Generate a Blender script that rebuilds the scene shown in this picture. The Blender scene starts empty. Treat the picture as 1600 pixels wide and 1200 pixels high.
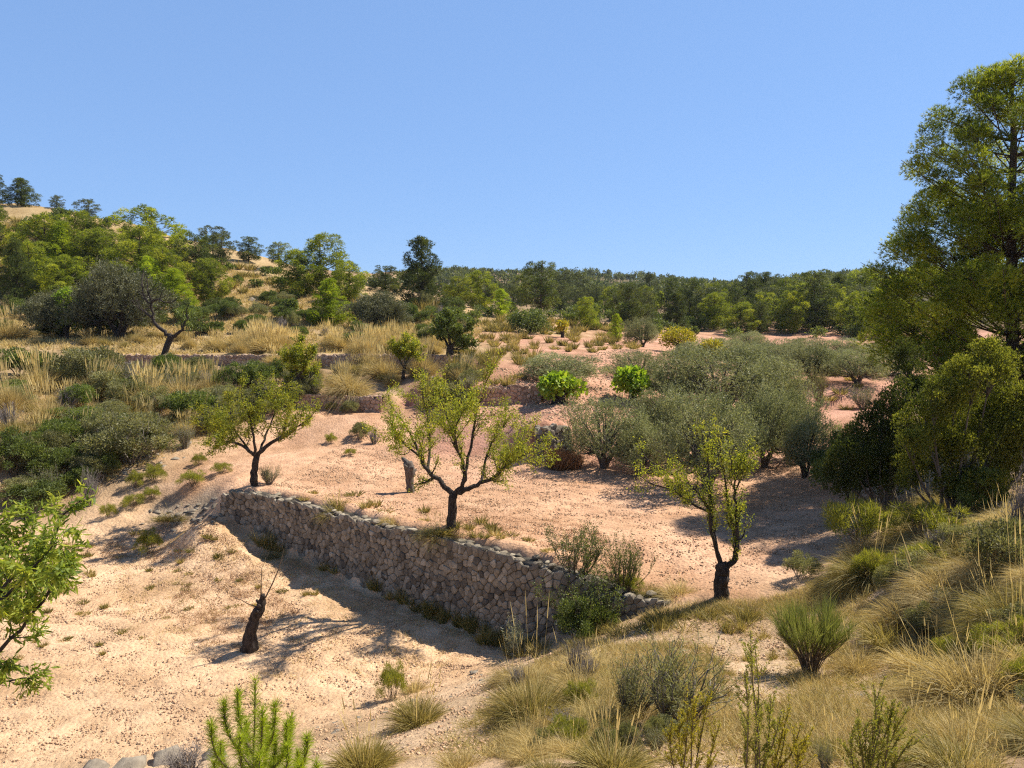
import bpy, math, random
import numpy as np

R = math.radians
C = bpy.context.scene.collection
sc = bpy.context.scene

# ------------------------------------------------------------------ camera, sky, sun, exposure
F_PX, U0, V0 = 1180.0, 800.0, 600.0          # focal length and centre in photo pixels
PITCH, CAMZ = R(4.85), 8.0
cd = bpy.data.cameras.new('camera'); cam = bpy.data.objects.new('camera', cd); C.objects.link(cam)
cd.sensor_width = 36.0; cd.lens = F_PX / 1600 * 36; cd.clip_start = 0.1; cd.clip_end = 3000
cam.location = (0, 0, CAMZ); cam.rotation_euler = (R(90) - PITCH, 0, 0)
sc.camera = cam

SUN_AZ, SUN_EL = R(62), R(50)                # azimuth measured from the view direction towards the right
w = bpy.data.worlds.new('World'); sc.world = w; w.use_nodes = True
nt = w.node_tree; nt.nodes.clear()
sky = nt.nodes.new('ShaderNodeTexSky'); sky.sky_type = 'NISHITA'; sky.sun_disc = False
sky.sun_elevation = SUN_EL; sky.sun_rotation = SUN_AZ
sky.altitude = 600; sky.air_density = 1.0; sky.dust_density = 0.0; sky.ozone_density = 4.0
bg = nt.nodes.new('ShaderNodeBackground'); bg.inputs[1].default_value = 0.106
wo = nt.nodes.new('ShaderNodeOutputWorld')
gm = nt.nodes.new('ShaderNodeGamma'); gm.inputs[1].default_value = 0.36
tn = nt.nodes.new('ShaderNodeMixRGB'); tn.blend_type = 'MULTIPLY'; tn.inputs[0].default_value = 1; tn.inputs[2].default_value = (1.23, 1.79, 2.74, 1)
nt.links.new(sky.outputs[0], gm.inputs[0]); nt.links.new(gm.outputs[0], tn.inputs[1]); # deeper blue overhead than near the horizon
tcw = nt.nodes.new('ShaderNodeTexCoord'); sx_ = nt.nodes.new('ShaderNodeSeparateXYZ'); zr = nt.nodes.new('ShaderNodeValToRGB')
zr.color_ramp.elements[0].position = .40; zr.color_ramp.elements[0].color = (1, 1, 1, 1); zr.color_ramp.elements[1].position = .85; zr.color_ramp.elements[1].color = (.30, .36, .45, 1)
zm = nt.nodes.new('ShaderNodeMixRGB'); zm.blend_type = 'MULTIPLY'; zm.inputs[0].default_value = 1
nt.links.new(tcw.outputs['Generated'], sx_.inputs[0]); nt.links.new(sx_.outputs['Z'], zr.inputs[0]); nt.links.new(tn.outputs[0], zm.inputs[1]); nt.links.new(zr.outputs[0], zm.inputs[2])
nt.links.new(zm.outputs[0], bg.inputs[0]); nt.links.new(bg.outputs[0], wo.inputs[0])

sl = bpy.data.lights.new('sun', 'SUN'); so = bpy.data.objects.new('sun', sl); C.objects.link(so)
sl.energy = 5.0; sl.angle = R(0.53); sl.color = (1.0, 0.93, 0.82)
so.rotation_euler = (R(90) - SUN_EL, 0, -SUN_AZ + math.pi)
so.location = (60, 40, 90)
vs = sc.view_settings
vs.view_transform = 'Standard'; vs.look = 'None'; vs.gamma = 1; vs.exposure = 0.76
sc.cycles.max_bounces = 6; sc.cycles.diffuse_bounces = 2; sc.cycles.transmission_bounces = 4
sc.cycles.use_denoising = False; sc.cycles.pixel_filter_type = 'BLACKMAN_HARRIS'; sc.cycles.filter_width = 1.2

# ------------------------------------------------------------------ small maths helpers
RNG = np.random.default_rng(7)
CP, SP = math.cos(PITCH), math.sin(PITCH)
def ray(u, v):
    a = (u - U0) / F_PX; b = (V0 - v) / F_PX
    return np.array((a, CP + b * SP, -SP + b * CP))
def at(u, v, D):                              # point at depth D on the sight line of photo pixel (u, v)
    d = ray(u, v); t = D / d[1]
    return np.array((0, 0, CAMZ)) + d * t
def nrm(a):
    return a / np.maximum(np.linalg.norm(a, axis=-1, keepdims=True), 1e-9)
def rnd_dirs(n, rng):
    return nrm(rng.normal(size=(n, 3)))

def _hash(ix, iy, s):
    h = (ix.astype(np.int64) * 374761393 + iy.astype(np.int64) * 668265263 + s * 1442695041) & 0x7fffffff
    h = ((h ^ (h >> 13)) * 1274126177) & 0x7fffffff
    return ((h ^ (h >> 16)) & 0xffff) / 65535.0
def vnoise(x, y, s=0):
    ix = np.floor(x); iy = np.floor(y); fx = x - ix; fy = y - iy
    fx = fx * fx * (3 - 2 * fx); fy = fy * fy * (3 - 2 * fy)
    a = _hash(ix, iy, s); b = _hash(ix + 1, iy, s); c = _hash(ix, iy + 1, s); d = _hash(ix + 1, iy + 1, s)
    return (a * (1 - fx) + b * fx) * (1 - fy) + (c * (1 - fx) + d * fx) * fy - 0.5

# ------------------------------------------------------------------ the lie of the land
# control points: ground seen at photo pixel (u, v) with height z, or at depth D; last letter is the kind of ground
ctrl = []
def cz(u, v, z, k):
    d = ray(u, v); t = (z - CAMZ) / d[2]
    ctrl.append((d[0] * t, d[1] * t, z, k))
def cD(u, v, D, k, dz=0):
    p = at(u, v, D); ctrl.append((p[0], p[1], p[2] + dz, k))
def cx(x, y, z, k): ctrl.append((x, y, z, k))

for x, y, z in ((0,0,6.3),(-2,0,5.9),(-4.5,1,5.0),(3,0,6.7),(6,1,7.2),(-8,2,3.2),(12,0,8.5),(0,-5,7),(8,-5,8.5),(-8,-5,5),
                (0.2,3,5.2),(3,3,5.7),(-3,3.5,4.6),(7,5,6.0),(-6,5.5,2.9)):
    cx(x, y, z, 'B')
for u, v, z in ((120,1215,.1),(300,1200,.95),(500,1200,2.0),(700,1200,3.2),(900,1200,3.8),(1100,1200,4.0),(1300,1200,4.2),(1600,1200,4.8),
                (600,1150,1.5),(700,1100,1.6),(900,1100,2.9),(1100,1100,3.1),(1300,1100,3.3),(1600,1100,4.2),(560,1130,.8),
                (850,1050,1.9),(1000,1050,2.4),(1265,1050,2.5),(1500,1050,3.3),(790,1050,1.0),
                (880,1010,1.2),(960,1000,1.7),(1100,1000,2.0),(1300,1000,2.3),(1500,1000,3.3),(1600,1000,4.1),
                (1060,955,1.85),(1150,952,1.95),(1300,950,2.15),(1450,950,3.1),(1600,950,4.2),
                (1380,900,2.9),(1500,900,3.7),(1600,900,4.4),(1400,850,2.7),(1500,850,3.6),(1600,850,4.4),(1440,800,2.9),(1600,800,4.4)):
    cz(u, v, z, 'B')
for x, y, z in ((14.5,22,3.9),(20,22,5),(20,10,7.0),(15,5,7),(12,18,3.8),(25,30,5),(16,28,3.5),(20,36,4)):
    cx(x, y, z, 'S')
# lower terrace
for x, y, z in ((-14,13.5,0),(-10,13.3,0),(-7,13.6,0),(-5.2,14.2,0),(-3.6,15.1,0),(-2.0,16.2,0),(-14,16,0),(-10,16,0),(-6,16.3,0),(-14,19,.1),(-10,19,0),(-6,19,0),
                (-3.4,18,0),(-1.4,18,0),(-0.6,18.0,0),(-13,22,.2),(-9,22,0),(-6.5,22,0),(-18,17,.3),(-18,13,.2),(-11,24,.2),(-17,10,.3),(-10,11,.1),
                (-8,24.2,.1),(-4,20.4,0),(-12,9,.6)):
    cx(x, y, z, 'L')
for u, v, z in ((30,900,.2),(130,855,.3),(260,850,.3),(200,802,.9),(300,825,.6)): cz(u, v, z, 'L')
for u, v, z in ((300,800,.95),(265,790,1.05),(320,790,1.15)): cz(u, v, z, 'G')
# ramp up to the upper terrace
for u, v, z in ((300,757,1.7),(350,738,2.0),(450,690,2.4),(520,660,2.9),(570,645,3.2),(430,720,2.2)): cz(u, v, z, 'U')
# upper terrace
cx(-9.6, 27.6, 2.1, 'U'); cx(-10.6, 28.2, 2.05, 'U'); cx(-11.3, 27.2, 1.75, 'U'); cx(-11.6, 26.4, 1.45, 'G')
for u, v, z in ((500,770,2.0),(560,790,2.0),(640,770,2.0),(705,838,2.05),(650,815,2.05),(780,820,2.0),(850,850,2.0),(900,800,2.0),
                (900,870,2.0),(960,890,2.0),(1000,850,2.0),(1000,800,2.0),(1130,925,2.0),(1100,850,2.0),(1200,870,2.0),(1200,800,2.05),(1280,780,2.1),
                (800,760,2.05),(900,760,2.1),(700,730,2.1),(600,720,2.2),(540,730,2.2),(760,725,2.15),(840,732,2.1),(1000,745,2.1),(1150,755,2.1),(650,690,2.4),
                (780,695,2.3),(600,680,2.6)):
    cz(u, v, z, 'U')
# left bank
for u, v, z in ((100,790,1.0),(20,800,1.0),(100,735,2.0),(200,745,1.7),(250,700,2.4),(50,690,3.0),(200,655,3.3),(50,630,4.0),(200,610,4.3),(340,670,2.8),(350,640,3.4),
                (350,605,4.2),(430,610,4.2),(-150,700,3.2),(-150,620,4.4),(-150,800,1.6)):
    cz(u, v, z, 'S')
WALL2 = [(-26.5,47.6,5.0,5.85),(-18,47.4,5.0,5.85),(-12,46.8,5.0,5.9),(-6.5,46,4.95,5.95),(-3.6,45.4,4.9,5.95)]     # x, y, base, crest
WALL3 = [(-11.2,38.8,3.45,4.25),(-8.6,38.4,3.35,4.15),(-6.6,38.0,3.3,4.2)]
WALL4 = [(0.9,29.9,2.15,3.7),(1.6,30.1,2.15,3.8),(2.4,30.6,2.2,3.75)]
for x, y, z in ((-2.6,32.0,2.75),(-1.4,31.5,2.6),(-.2,30.6,2.4),(-2.8,34.0,3.35),(-1.2,33.4,3.45),(.2,32.6,3.6),(3.6,31.0,2.25),(5.5,31.4,2.3),(3.8,33.2,3.5),(5.6,34.5,3.4)):
    cx(x, y, z, 'P')
WALL5 = [(-2.0,37.4,3.65,4.6),(-.6,37.8,3.7,4.75),(.6,38.0,3.75,4.75),(1.5,38.2,3.8,4.7)]
WALL1 = []
for u, v, zb, zc in ((348,806,1.1,1.95),(400,828,.72,2.05),(500,880,.25,2.05),(600,925,.05,2.05),(700,962,0,2.1),(760,985,0,2.1),(830,1000,.1,2.08),
                     (900,985,.6,1.95),(975,962,1.2,1.75),(1040,948,1.65,1.8)):
    d = ray(u, v); t = (zb - CAMZ) / d[2]; WALL1.append((d[0] * t, d[1] * t, zb, zc))
def resample(path, step):
    P = np.array(path); seg = np.linalg.norm(np.diff(P[:, :2], axis=0), axis=1); s = np.r_[0, np.cumsum(seg)]
    n = max(2, int(s[-1] / step) + 1); q = np.linspace(0, s[-1], n)
    return q, np.stack([np.interp(q, s, P[:, i]) for i in range(4)], 1)
def wall_ctrl(path, step, kb, kt, depth):
    q, W = resample(path, step); d = np.gradient(W[:, :2], axis=0); d = nrm(d); n = np.stack([-d[:, 1], d[:, 0]], 1)   # n points uphill (left of travel)
    for p, k in zip(W, n):
        cx(p[0], p[1], p[2], kb); cx(p[0] + k[0] * depth, p[1] + k[1] * depth, p[3] - .06, kt)
        for o in (1.1, 2.2): cx(p[0] + k[0] * o, p[1] + k[1] * o, p[3] - .05, kt)
        for o in (.6, 1.4): cx(p[0] - k[0] * o, p[1] - k[1] * o, p[2], kb)
wall_ctrl(WALL1, .8, 'L', 'U', .42)
wall_ctrl(WALL2, 1.2, 'S', 'H', .5)
wall_ctrl(WALL3, .8, 'U', 'S', .45)
wall_ctrl(WALL4, .8, 'U', 'P', .45)
wall_ctrl(WALL5, .8, 'P', 'P', .45)
# terraces in the middle distance
for u, v, z in ((730,560,5.8),(800,590,4.9),(770,620,4.1),(840,590,4.8),(800,632,3.9),(860,645,3.8),(868,633,3.9),(830,655,3.75),(700,600,4.6),(650,610,4.3),(740,640,3.6),
                (640,640,3.3),(700,655,3.0),(900,655,3.7),(950,645,3.6),(1000,640,3.6)):
    cz(u, v, z, 'P')
for u, v, z in ((1125,650,3.3),(1300,640,3.3),(1380,640,3.3),(1335,605,4.0),(1200,600,4.0),(1100,600,4.0),(1000,600,4.1),(1300,610,3.9),(1200,640,3.3),(1200,655,2.5),(1300,657,2.5),(1380,655,2.6),
                (1050,660,3.0),(1000,690,2.3),(1130,690,2.2),(1270,690,2.3)):
    cz(u, v, z, 'P')
for u, v, D in ((850,548,52),(1000,548,56),(920,560,48),(780,535,62),(900,530,66),(1200,570,58),(1380,563,64),(1100,560,60),(1200,533,88),(1380,532,88),(1050,533,80),(950,536,72),(1500,532,88)):
    cD(u, v, D, 'P')
# left hill
for u, v, D in ((0,540,53),(150,538,53),(300,538,53),(450,538,53),(600,540,52),(0,520,59),(200,515,60),(400,515,60),(600,520,60),(700,530,60)):
    cD(u, v, D, 'H')
for u, v, D in ((0,470,75),(150,465,76),(0,400,90),(150,400,90),(0,322,106),(100,330,106),(200,356,106),(300,392,106),(400,412,104),(450,428,100),(520,452,95),(300,450,84),(420,470,78),
                (600,464,88),(650,477,82),(750,502,75),(850,522,75),(700,490,78),(560,490,72),(660,510,66),(-200,300,106),(-200,440,75),(-200,530,55)):
    cD(u, v, D, 'H')
for x, y, z in ((-75,130,24),(-40,130,18),(-20,130,12),(-10,115,10),(-75,200,22),(-30,200,12)):
    cx(x, y, z, 'H')
for u, v, D in ((900,490,115),(1050,504,115),(700,470,130),(1150,482,140),(1350,485,140),(1200,470,170),(1400,480,170),(850,470,160),(1600,490,140)):
    cD(u, v, D, 'F')
for u, v, D, dz in ((1200,440,260,-5),(1340,432,260,-5),(1600,425,260,-5),(850,420,430,-5),(1000,428,430,-5),(1100,440,360,-5),(700,418,420,-5),(500,430,420,-5),(900,440,300,-4),(1000,460,230,-4),
                (1900,420,260,-5),(200,420,430,-5)):
    cD(u, v, D, 'F', dz)
for x, y, z in ((-300,650,10),(0,650,14),(300,650,10),(-300,300,20),(300,300,24),(-120,60,18),(-60,0,4),(-60,30,7),(-30,10,2),(-28,24,2.8),(-28,38,4.8),(60,0,13),(45,30,7),(80,70,9),(60,100,8),
                (-120,110,32),(0,-40,12),(-60,-40,8),(60,-40,16),(200,100,20),(-300,100,30),(-300,-40,20),(300,-40,20)):
    cx(x, y, z, 'F')
ZC = {'L': (.69,.475,.285), 'U': (.63,.385,.235), 'P': (.54,.295,.20), 'B': (.55,.40,.25), 'S': (.37,.26,.15), 'H': (.41,.30,.15), 'F': (.11,.10,.055), 'G': (.44,.36,.27)}
PT = np.array([c[:3] for c in ctrl]); PC = np.array([ZC[c[3]] for c in ctrl]); PK = np.array([c[3] for c in ctrl])
# drop control points that fall on top of each other
keep = []
for i in range(len(PT)):
    if all(np.hypot(PT[i, 0] - PT[j, 0], PT[i, 1] - PT[j, 1]) > .3 for j in keep): keep.append(i)
PT, PC, PK = PT[keep], PC[keep], PK[keep]
n = len(PT)
d = np.sqrt(((PT[:, None, :2] - PT[None, :, :2]) ** 2).sum(-1) + .01)
A = np.zeros((n + 3, n + 3)); A[:n, :n] = d - np.eye(n) * .03; A[:n, n] = 1; A[:n, n + 1:] = PT[:, :2]; A[n, :n] = 1; A[n + 1:, :n] = PT[:, :2].T
W_ = np.linalg.solve(A, np.r_[PT[:, 2], 0, 0, 0])
FLAT = np.isin(PK, ['L', 'U', 'P']).astype(float)
def ground(x, y, full=False):
    x = np.atleast_1d(np.asarray(x, float)).ravel(); y = np.atleast_1d(np.asarray(y, float)).ravel()
    z = np.empty(len(x)); col = np.empty((len(x), 3)); fl = np.empty(len(x))
    for i in range(0, len(x), 8192):
        xs, ys = x[i:i + 8192], y[i:i + 8192]
        d2 = (xs[:, None] - PT[:, 0]) ** 2 + (ys[:, None] - PT[:, 1]) ** 2 + .01
        z[i:i + 8192] = np.sqrt(d2) @ W_[:n] + W_[n] + W_[n + 1] * xs + W_[n + 2] * ys
        wt = 1 / d2 ** 1.6; wt /= wt.sum(1, keepdims=True)
        fl[i:i + 8192] = wt @ FLAT
        if full: col[i:i + 8192] = wt @ PC
    r = np.hypot(x, y)
    amp = (1 - fl) * np.clip(r / 60, .25, 3) + fl * .16
    z += amp * (vnoise(x / 3.1, y / 3.1, 1) * .5 + vnoise(x / 1.1, y / 1.1, 2) * .22) + np.clip(r - 120, 0, 200) / 200 * 9 * vnoise(x / 45, y / 45, 3)
    return (z, col, fl) if full else z
def gz(x, y): return float(ground(x, y)[0])
_DS = np.geomspace(3, 620, 700)
def hit(u, v):                                # where the sight line of a photo pixel meets the ground
    d = ray(u, v); t = _DS / d[1]
    g = ground(d[0] * t, _DS); h = CAMZ + d[2] * t - g
    k = np.nonzero(h < 0)[0]
    if len(k) == 0 or k[0] == 0: return None
    k = k[0]; f = h[k - 1] / (h[k - 1] - h[k]); D = _DS[k - 1] + f * (_DS[k] - _DS[k - 1])
    x = d[0] * D / d[1]
    return np.array((x, D, gz(x, D)))
def stand(u, D):                              # ground point under column u at depth D
    d = ray(u, 600); x = d[0] * D / d[1]
    return np.array((x, D, gz(x, D)))

# ------------------------------------------------------------------ mesh building
class Geo:
    def __init__(s): s.v = []; s.q = []; s.t = []; s.qm = []; s.tm = []; s.qt = []; s.tt = []; s.n = 0
    def add(s, V, faces, mat=0, tint=.5):
        V = np.asarray(V, float).reshape(-1, 3); F = np.asarray(faces, int)
        if len(F) == 0: return
        (s.q if F.shape[1] == 4 else s.t).append(F + s.n)
        (s.qm if F.shape[1] == 4 else s.tm).append(np.full(len(F), mat))
        (s.qt if F.shape[1] == 4 else s.tt).append(np.broadcast_to(np.asarray(tint, float), (len(F),)))
        s.v.append(V); s.n += len(V)
    def more(s, faces, mat=0, tint=.5):       # more faces on the vertices of the last add()
        F = np.asarray(faces, int) + s.n - len(s.v[-1])
        (s.q if F.shape[1] == 4 else s.t).append(F)
        (s.qm if F.shape[1] == 4 else s.tm).append(np.full(len(F), mat))
        (s.qt if F.shape[1] == 4 else s.tt).append(np.broadcast_to(np.asarray(tint, float), (len(F),)))
    def build(s, name, mats, smooth=False):
        V = np.concatenate(s.v).astype(np.float32)
        Q = np.concatenate(s.q) if s.q else np.zeros((0, 4), int); T = np.concatenate(s.t) if s.t else np.zeros((0, 3), int)
        me = bpy.data.meshes.new(name); nq, ntri = len(Q), len(T)
        me.vertices.add(len(V)); me.vertices.foreach_set('co', V.ravel())
        me.loops.add(nq * 4 + ntri * 3); me.loops.foreach_set('vertex_index', np.r_[Q.ravel(), T.ravel()].astype(np.int32))
        me.polygons.add(nq + ntri)
        ls = np.r_[np.arange(nq) * 4, nq * 4 + np.arange(ntri) * 3].astype(np.int32)
        me.polygons.foreach_set('loop_start', ls)
        mi = np.concatenate(s.qm + s.tm).astype(np.int32); ti = np.concatenate(s.qt + s.tt).astype(np.float32)
        for m in (mats if isinstance(mats, (list, tuple)) else [mats]): me.materials.append(m)
        me.polygons.foreach_set('material_index', mi)
        a = me.attributes.new('tint', 'FLOAT', 'FACE'); a.data.foreach_set('value', ti)
        if smooth: me.polygons.foreach_set('use_smooth', np.ones(nq + ntri, bool))
        me.update(calc_edges=True); me.validate()
        return me

def link(name, me, parent=None):
    o = bpy.data.objects.new(name, me); C.objects.link(o)
    if parent: o.parent = parent
    return o
def tag(o, label, cat, group=None, kind=None):
    o['label'] = label; o['category'] = cat
    if group: o['group'] = group
    if kind: o['kind'] = kind
    return o
def thing(name, loc, label, cat, group=None):
    o = bpy.data.objects.new(name, None); C.objects.link(o); o.location = loc; o.empty_display_size = .2
    return tag(o, label, cat, group)
class Proto:                                   # one thing built once; its first use is the thing itself, later uses are copies
    def __init__(s, root, parts=()): s.root, s.parts, s.used = root, list(parts), False
    def put(s, loc, rz, scale, label, cat, group=None):
        if not s.used: r = s.root; s.used = True
        else:
            r = s.root.copy(); C.objects.link(r)
            for p in s.parts:
                c = p.copy(); C.objects.link(c); c.parent = r
            for k in ('group',):
                if k in r: del r[k]
        r.location = loc; r.rotation_euler = (0, 0, rz)
        r.scale = scale if isinstance(scale, (tuple, list)) else (scale,) * 3
        return tag(r, label, cat, group)

def tube(g, P, rad, sides=6, mat=0, tint=.5, cap=True):
    P = np.asarray(P, float); m = len(P); rad = np.broadcast_to(np.asarray(rad, float), (m,))
    T = nrm(np.gradient(P, axis=0)); ref = np.array((1., .13, 0)) if abs(T[:, 2]).mean() > .6 else np.array((0, 0, 1.))
    A_ = nrm(np.cross(T, ref)); B_ = np.cross(T, A_)
    a = np.arange(sides) / sides * 2 * math.pi
    ring = P[:, None] + rad[:, None, None] * (np.cos(a)[None, :, None] * A_[:, None] + np.sin(a)[None, :, None] * B_[:, None])
    i = np.arange(m - 1)[:, None] * sides; j = np.arange(sides)[None]
    j2 = (j + 1) % sides
    F = np.stack([i + j, i + j2, i + sides + j2, i + sides + j], -1).reshape(-1, 4)
    g.add(ring.reshape(-1, 3), F, mat, tint)
    if cap and sides == 4: g.more([[(m - 1) * 4 + k for k in range(4)]], mat, tint)
    elif cap:
        o = (m - 1) * sides; g.more([[o, o + k, o + k + 1] for k in range(1, sides - 1)], mat, tint)

def smooth_path(P, k=4):
    P = np.asarray(P, float); m = len(P)
    if m < 3: return np.linspace(0, 1, k * 2)[:, None] * (P[-1] - P[0]) + P[0]
    E = np.vstack([2 * P[0] - P[1], P, 2 * P[-1] - P[-2]]); out = []
    for i in range(m - 1):
        a, b, c, e = E[i:i + 4]
        for t in np.arange(k) / k:
            out.append(.5 * (2 * b + (c - a) * t + (2 * a - 5 * b + 4 * c - e) * t * t + (3 * b - a - 3 * c + e) * t ** 3))
    return np.array(out + [P[-1]])

def leaves(g, P, Dv, L, W, rng, mat=0, tint=.5, lance=False):   # rhombic or folded lance-shaped leaves
    m = len(P); L = np.broadcast_to(L, (m,))[:, None]; W = np.broadcast_to(W, (m,))[:, None]
    S = nrm(np.cross(Dv, rng.normal(size=(m, 3)))); N = np.cross(S, Dv)
    if not lance:
        V = np.stack([P, P + Dv * L * .45 + S * W * .5, P + Dv * L + N * L * .08, P + Dv * L * .5 - S * W * .5 + N * W * .15], 1)
        g.add(V, np.arange(m * 4).reshape(-1, 4), mat, tint)
    else:
        k = L * .12
        mid1, mid2, tip = P + Dv * L * .3 + N * k * .6, P + Dv * L * .65 + N * k * .3, P + Dv * L - N * k
        V = np.stack([P, mid1 + S * W * .45 - N * W * .12, mid2 + S * W * .4 - N * W * .1, tip, mid2 - S * W * .4 - N * W * .1, mid1 - S * W * .45 - N * W * .12, mid1, mid2], 1)
        b = np.arange(m)[:, None] * 8
        Q = np.concatenate([b + np.array([[6, 1, 2, 7]]), b + np.array([[5, 6, 7, 4]])])
        T = np.concatenate([b + np.array([[0, 1, 6]]), b + np.array([[0, 6, 5]]), b + np.array([[7, 2, 3]]), b + np.array([[4, 7, 3]])])
        ti = np.broadcast_to(np.asarray(tint, float), (m,))
        g.add(V, Q, mat, np.tile(ti, 2)); g.more2 = None
        F = T + g.n - len(V.reshape(-1, 3)); g.t.append(F); g.tm.append(np.full(len(F), mat)); g.tt.append(np.tile(ti, 4))

def blades(g, P, Dv, L, W, droop, rng, mat=0, tint=.5, seg=3):   # grass blades and needles
    m = len(P); L = np.broadcast_to(L, (m,)); W = np.broadcast_to(W, (m,)); droop = np.broadcast_to(droop, (m,))
    S = nrm(np.cross(Dv, rng.normal(size=(m, 3))))
    ts = np.linspace(0, 1, seg + 1); rows = []
    for t in ts[:-1]:
        c = P + Dv * (L * t)[:, None]; c[:, 2] -= droop * L * t * t
        wd = (W * (1 - t * .55) * .5)[:, None]; rows += [c - S * wd, c + S * wd]
    c = P + Dv * L[:, None]; c[:, 2] -= droop * L; rows.append(c)
    V = np.stack(rows, 1); k = V.shape[1]; b = np.arange(m)[:, None] * k
    ti = np.broadcast_to(np.asarray(tint, float), (m,))
    T = b + np.array([[2 * seg - 2, 2 * seg - 1, 2 * seg]])
    if seg > 1:
        Q = np.concatenate([b + np.array([[2 * i, 2 * i + 1, 2 * i + 3, 2 * i + 2]]) for i in range(seg - 1)])
        g.add(V, Q, mat, np.tile(ti, seg - 1)); g.t.append(T + g.n - m * k); g.tm.append(np.full(m, mat)); g.tt.append(ti)
    else: g.add(V, T, mat, ti)

# ------------------------------------------------------------------ materials
def new_mat(name):
    m = bpy.data.materials.new(name); m.use_nodes = True; t = m.node_tree; t.nodes.clear()
    return m, t, (lambda k: t.nodes.new('ShaderNode' + k)), t.links.new
def ramp(N, stops):
    r = N('ValToRGB'); e = r.color_ramp.elements
    while len(e) < len(stops): e.new(.5)
    for k, (p, c) in zip(e, stops): k.position = p; k.color = (*c, 1)
    return r
def leaf_mat(name, c0, c1, c2, trans=.4, rough=.55, boost=(1.5, 1.45, .8), spec=.3, var=.16):
    m, t, N, Lk = new_mat(name)
    a = N('Attribute'); a.attribute_name = 'tint'
    r = ramp(N, ((.0, c0), (.5, c1), (1., c2))); Lk(a.outputs['Fac'], r.inputs[0])
    oi = N('ObjectInfo'); mr = N('MapRange'); mr.inputs[3].default_value = 1 - var; mr.inputs[4].default_value = 1 + var; Lk(oi.outputs['Random'], mr.inputs[0])
    hs = N('HueSaturation'); Lk(mr.outputs[0], hs.inputs['Value']); Lk(r.outputs[0], hs.inputs['Color'])
    p = N('BsdfPrincipled'); p.inputs['Roughness'].default_value = rough; p.inputs['Specular IOR Level'].default_value = spec
    Lk(hs.outputs[0], p.inputs['Base Color'])
    tr = N('BsdfTranslucent'); mu = N('MixRGB'); mu.blend_type = 'MULTIPLY'; mu.inputs[0].default_value = 1; mu.inputs[2].default_value = (*boost, 1)
    Lk(hs.outputs[0], mu.inputs[1]); Lk(mu.outputs[0], tr.inputs[0])
    mx = N('MixShader'); mx.inputs[0].default_value = trans; Lk(p.outputs[0], mx.inputs[1]); Lk(tr.outputs[0], mx.inputs[2])
    o = N('OutputMaterial'); Lk(mx.outputs[0], o.inputs[0]); return m
def bark_mat(name, c0, c1, scale=14, bump=.6):
    m, t, N, Lk = new_mat(name)
    tc = N('TexCoord'); mp = N('Mapping'); mp.inputs['Scale'].default_value = (1, 1, .3); Lk(tc.outputs['Object'], mp.inputs[0])
    no = N('TexNoise'); no.inputs['Scale'].default_value = scale; no.inputs['Detail'].default_value = 6; Lk(mp.outputs[0], no.inputs[0])
    r = ramp(N, ((.3, c0), (.7, c1))); Lk(no.outputs[0], r.inputs[0])
    b = N('Bump'); b.inputs['Strength'].default_value = bump; b.inputs['Distance'].default_value = .05; Lk(no.outputs[0], b.inputs['Height'])
    p = N('BsdfPrincipled'); p.inputs['Roughness'].default_value = .9; p.inputs['Specular IOR Level'].default_value = .15
    Lk(r.outputs[0], p.inputs['Base Color']); Lk(b.outputs[0], p.inputs['Normal'])
    o = N('OutputMaterial'); Lk(p.outputs[0], o.inputs[0]); return m
def stone_mat(name, c0, c1, c2, sc_=6):
    m, t, N, Lk = new_mat(name)
    a = N('Attribute'); a.attribute_name = 'tint'
    r = ramp(N, ((0, c0), (.5, c1), (1, c2))); Lk(a.outputs['Fac'], r.inputs[0])
    tc = N('TexCoord'); no = N('TexNoise'); no.inputs['Scale'].default_value = sc_; no.inputs['Detail'].default_value = 8; no.inputs['Roughness'].default_value = .65
    Lk(tc.outputs['Object'], no.inputs[0])
    r2 = ramp(N, ((.3, (.45, .42, .40)), (.6, (1.1, 1.08, 1.05)))); Lk(no.outputs[0], r2.inputs[0])
    mu = N('MixRGB'); mu.blend_type = 'MULTIPLY'; mu.inputs[0].default_value = .85; Lk(r.outputs[0], mu.inputs[1]); Lk(r2.outputs[0], mu.inputs[2])
    n2 = N('TexNoise'); n2.inputs['Scale'].default_value = 45; n2.inputs['Detail'].default_value = 5; Lk(tc.outputs['Object'], n2.inputs[0])
    b = N('Bump'); b.inputs['Strength'].default_value = .7; b.inputs['Distance'].default_value = .02; Lk(n2.outputs[0], b.inputs['Height'])
    p = N('BsdfPrincipled'); p.inputs['Roughness'].default_value = .92; p.inputs['Specular IOR Level'].default_value = .15
    Lk(mu.outputs[0], p.inputs['Base Color']); Lk(b.outputs[0], p.inputs['Normal'])
    o = N('OutputMaterial'); Lk(p.outputs[0], o.inputs[0]); return m

M = {}
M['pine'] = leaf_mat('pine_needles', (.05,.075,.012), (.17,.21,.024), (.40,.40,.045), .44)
M['pine_lit'] = leaf_mat('sunlit_pine_needles', (.075,.105,.014), (.23,.275,.026), (.42,.43,.045), .46)  # brighter copy of the pine needles, sunlight put into the colour
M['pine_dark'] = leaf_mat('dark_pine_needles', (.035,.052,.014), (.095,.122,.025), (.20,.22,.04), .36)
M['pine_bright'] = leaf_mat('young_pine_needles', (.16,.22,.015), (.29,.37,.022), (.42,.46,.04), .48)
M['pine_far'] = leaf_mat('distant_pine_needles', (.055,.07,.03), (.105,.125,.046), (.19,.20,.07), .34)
M['almond'] = leaf_mat('almond_leaves', (.12,.155,.018), (.25,.28,.028), (.44,.39,.05), .5)
M['olive'] = leaf_mat('olive_leaves', (.09,.10,.045), (.245,.255,.12), (.50,.49,.30), .32, .6, (1.3, 1.3, .75), .15)
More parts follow.
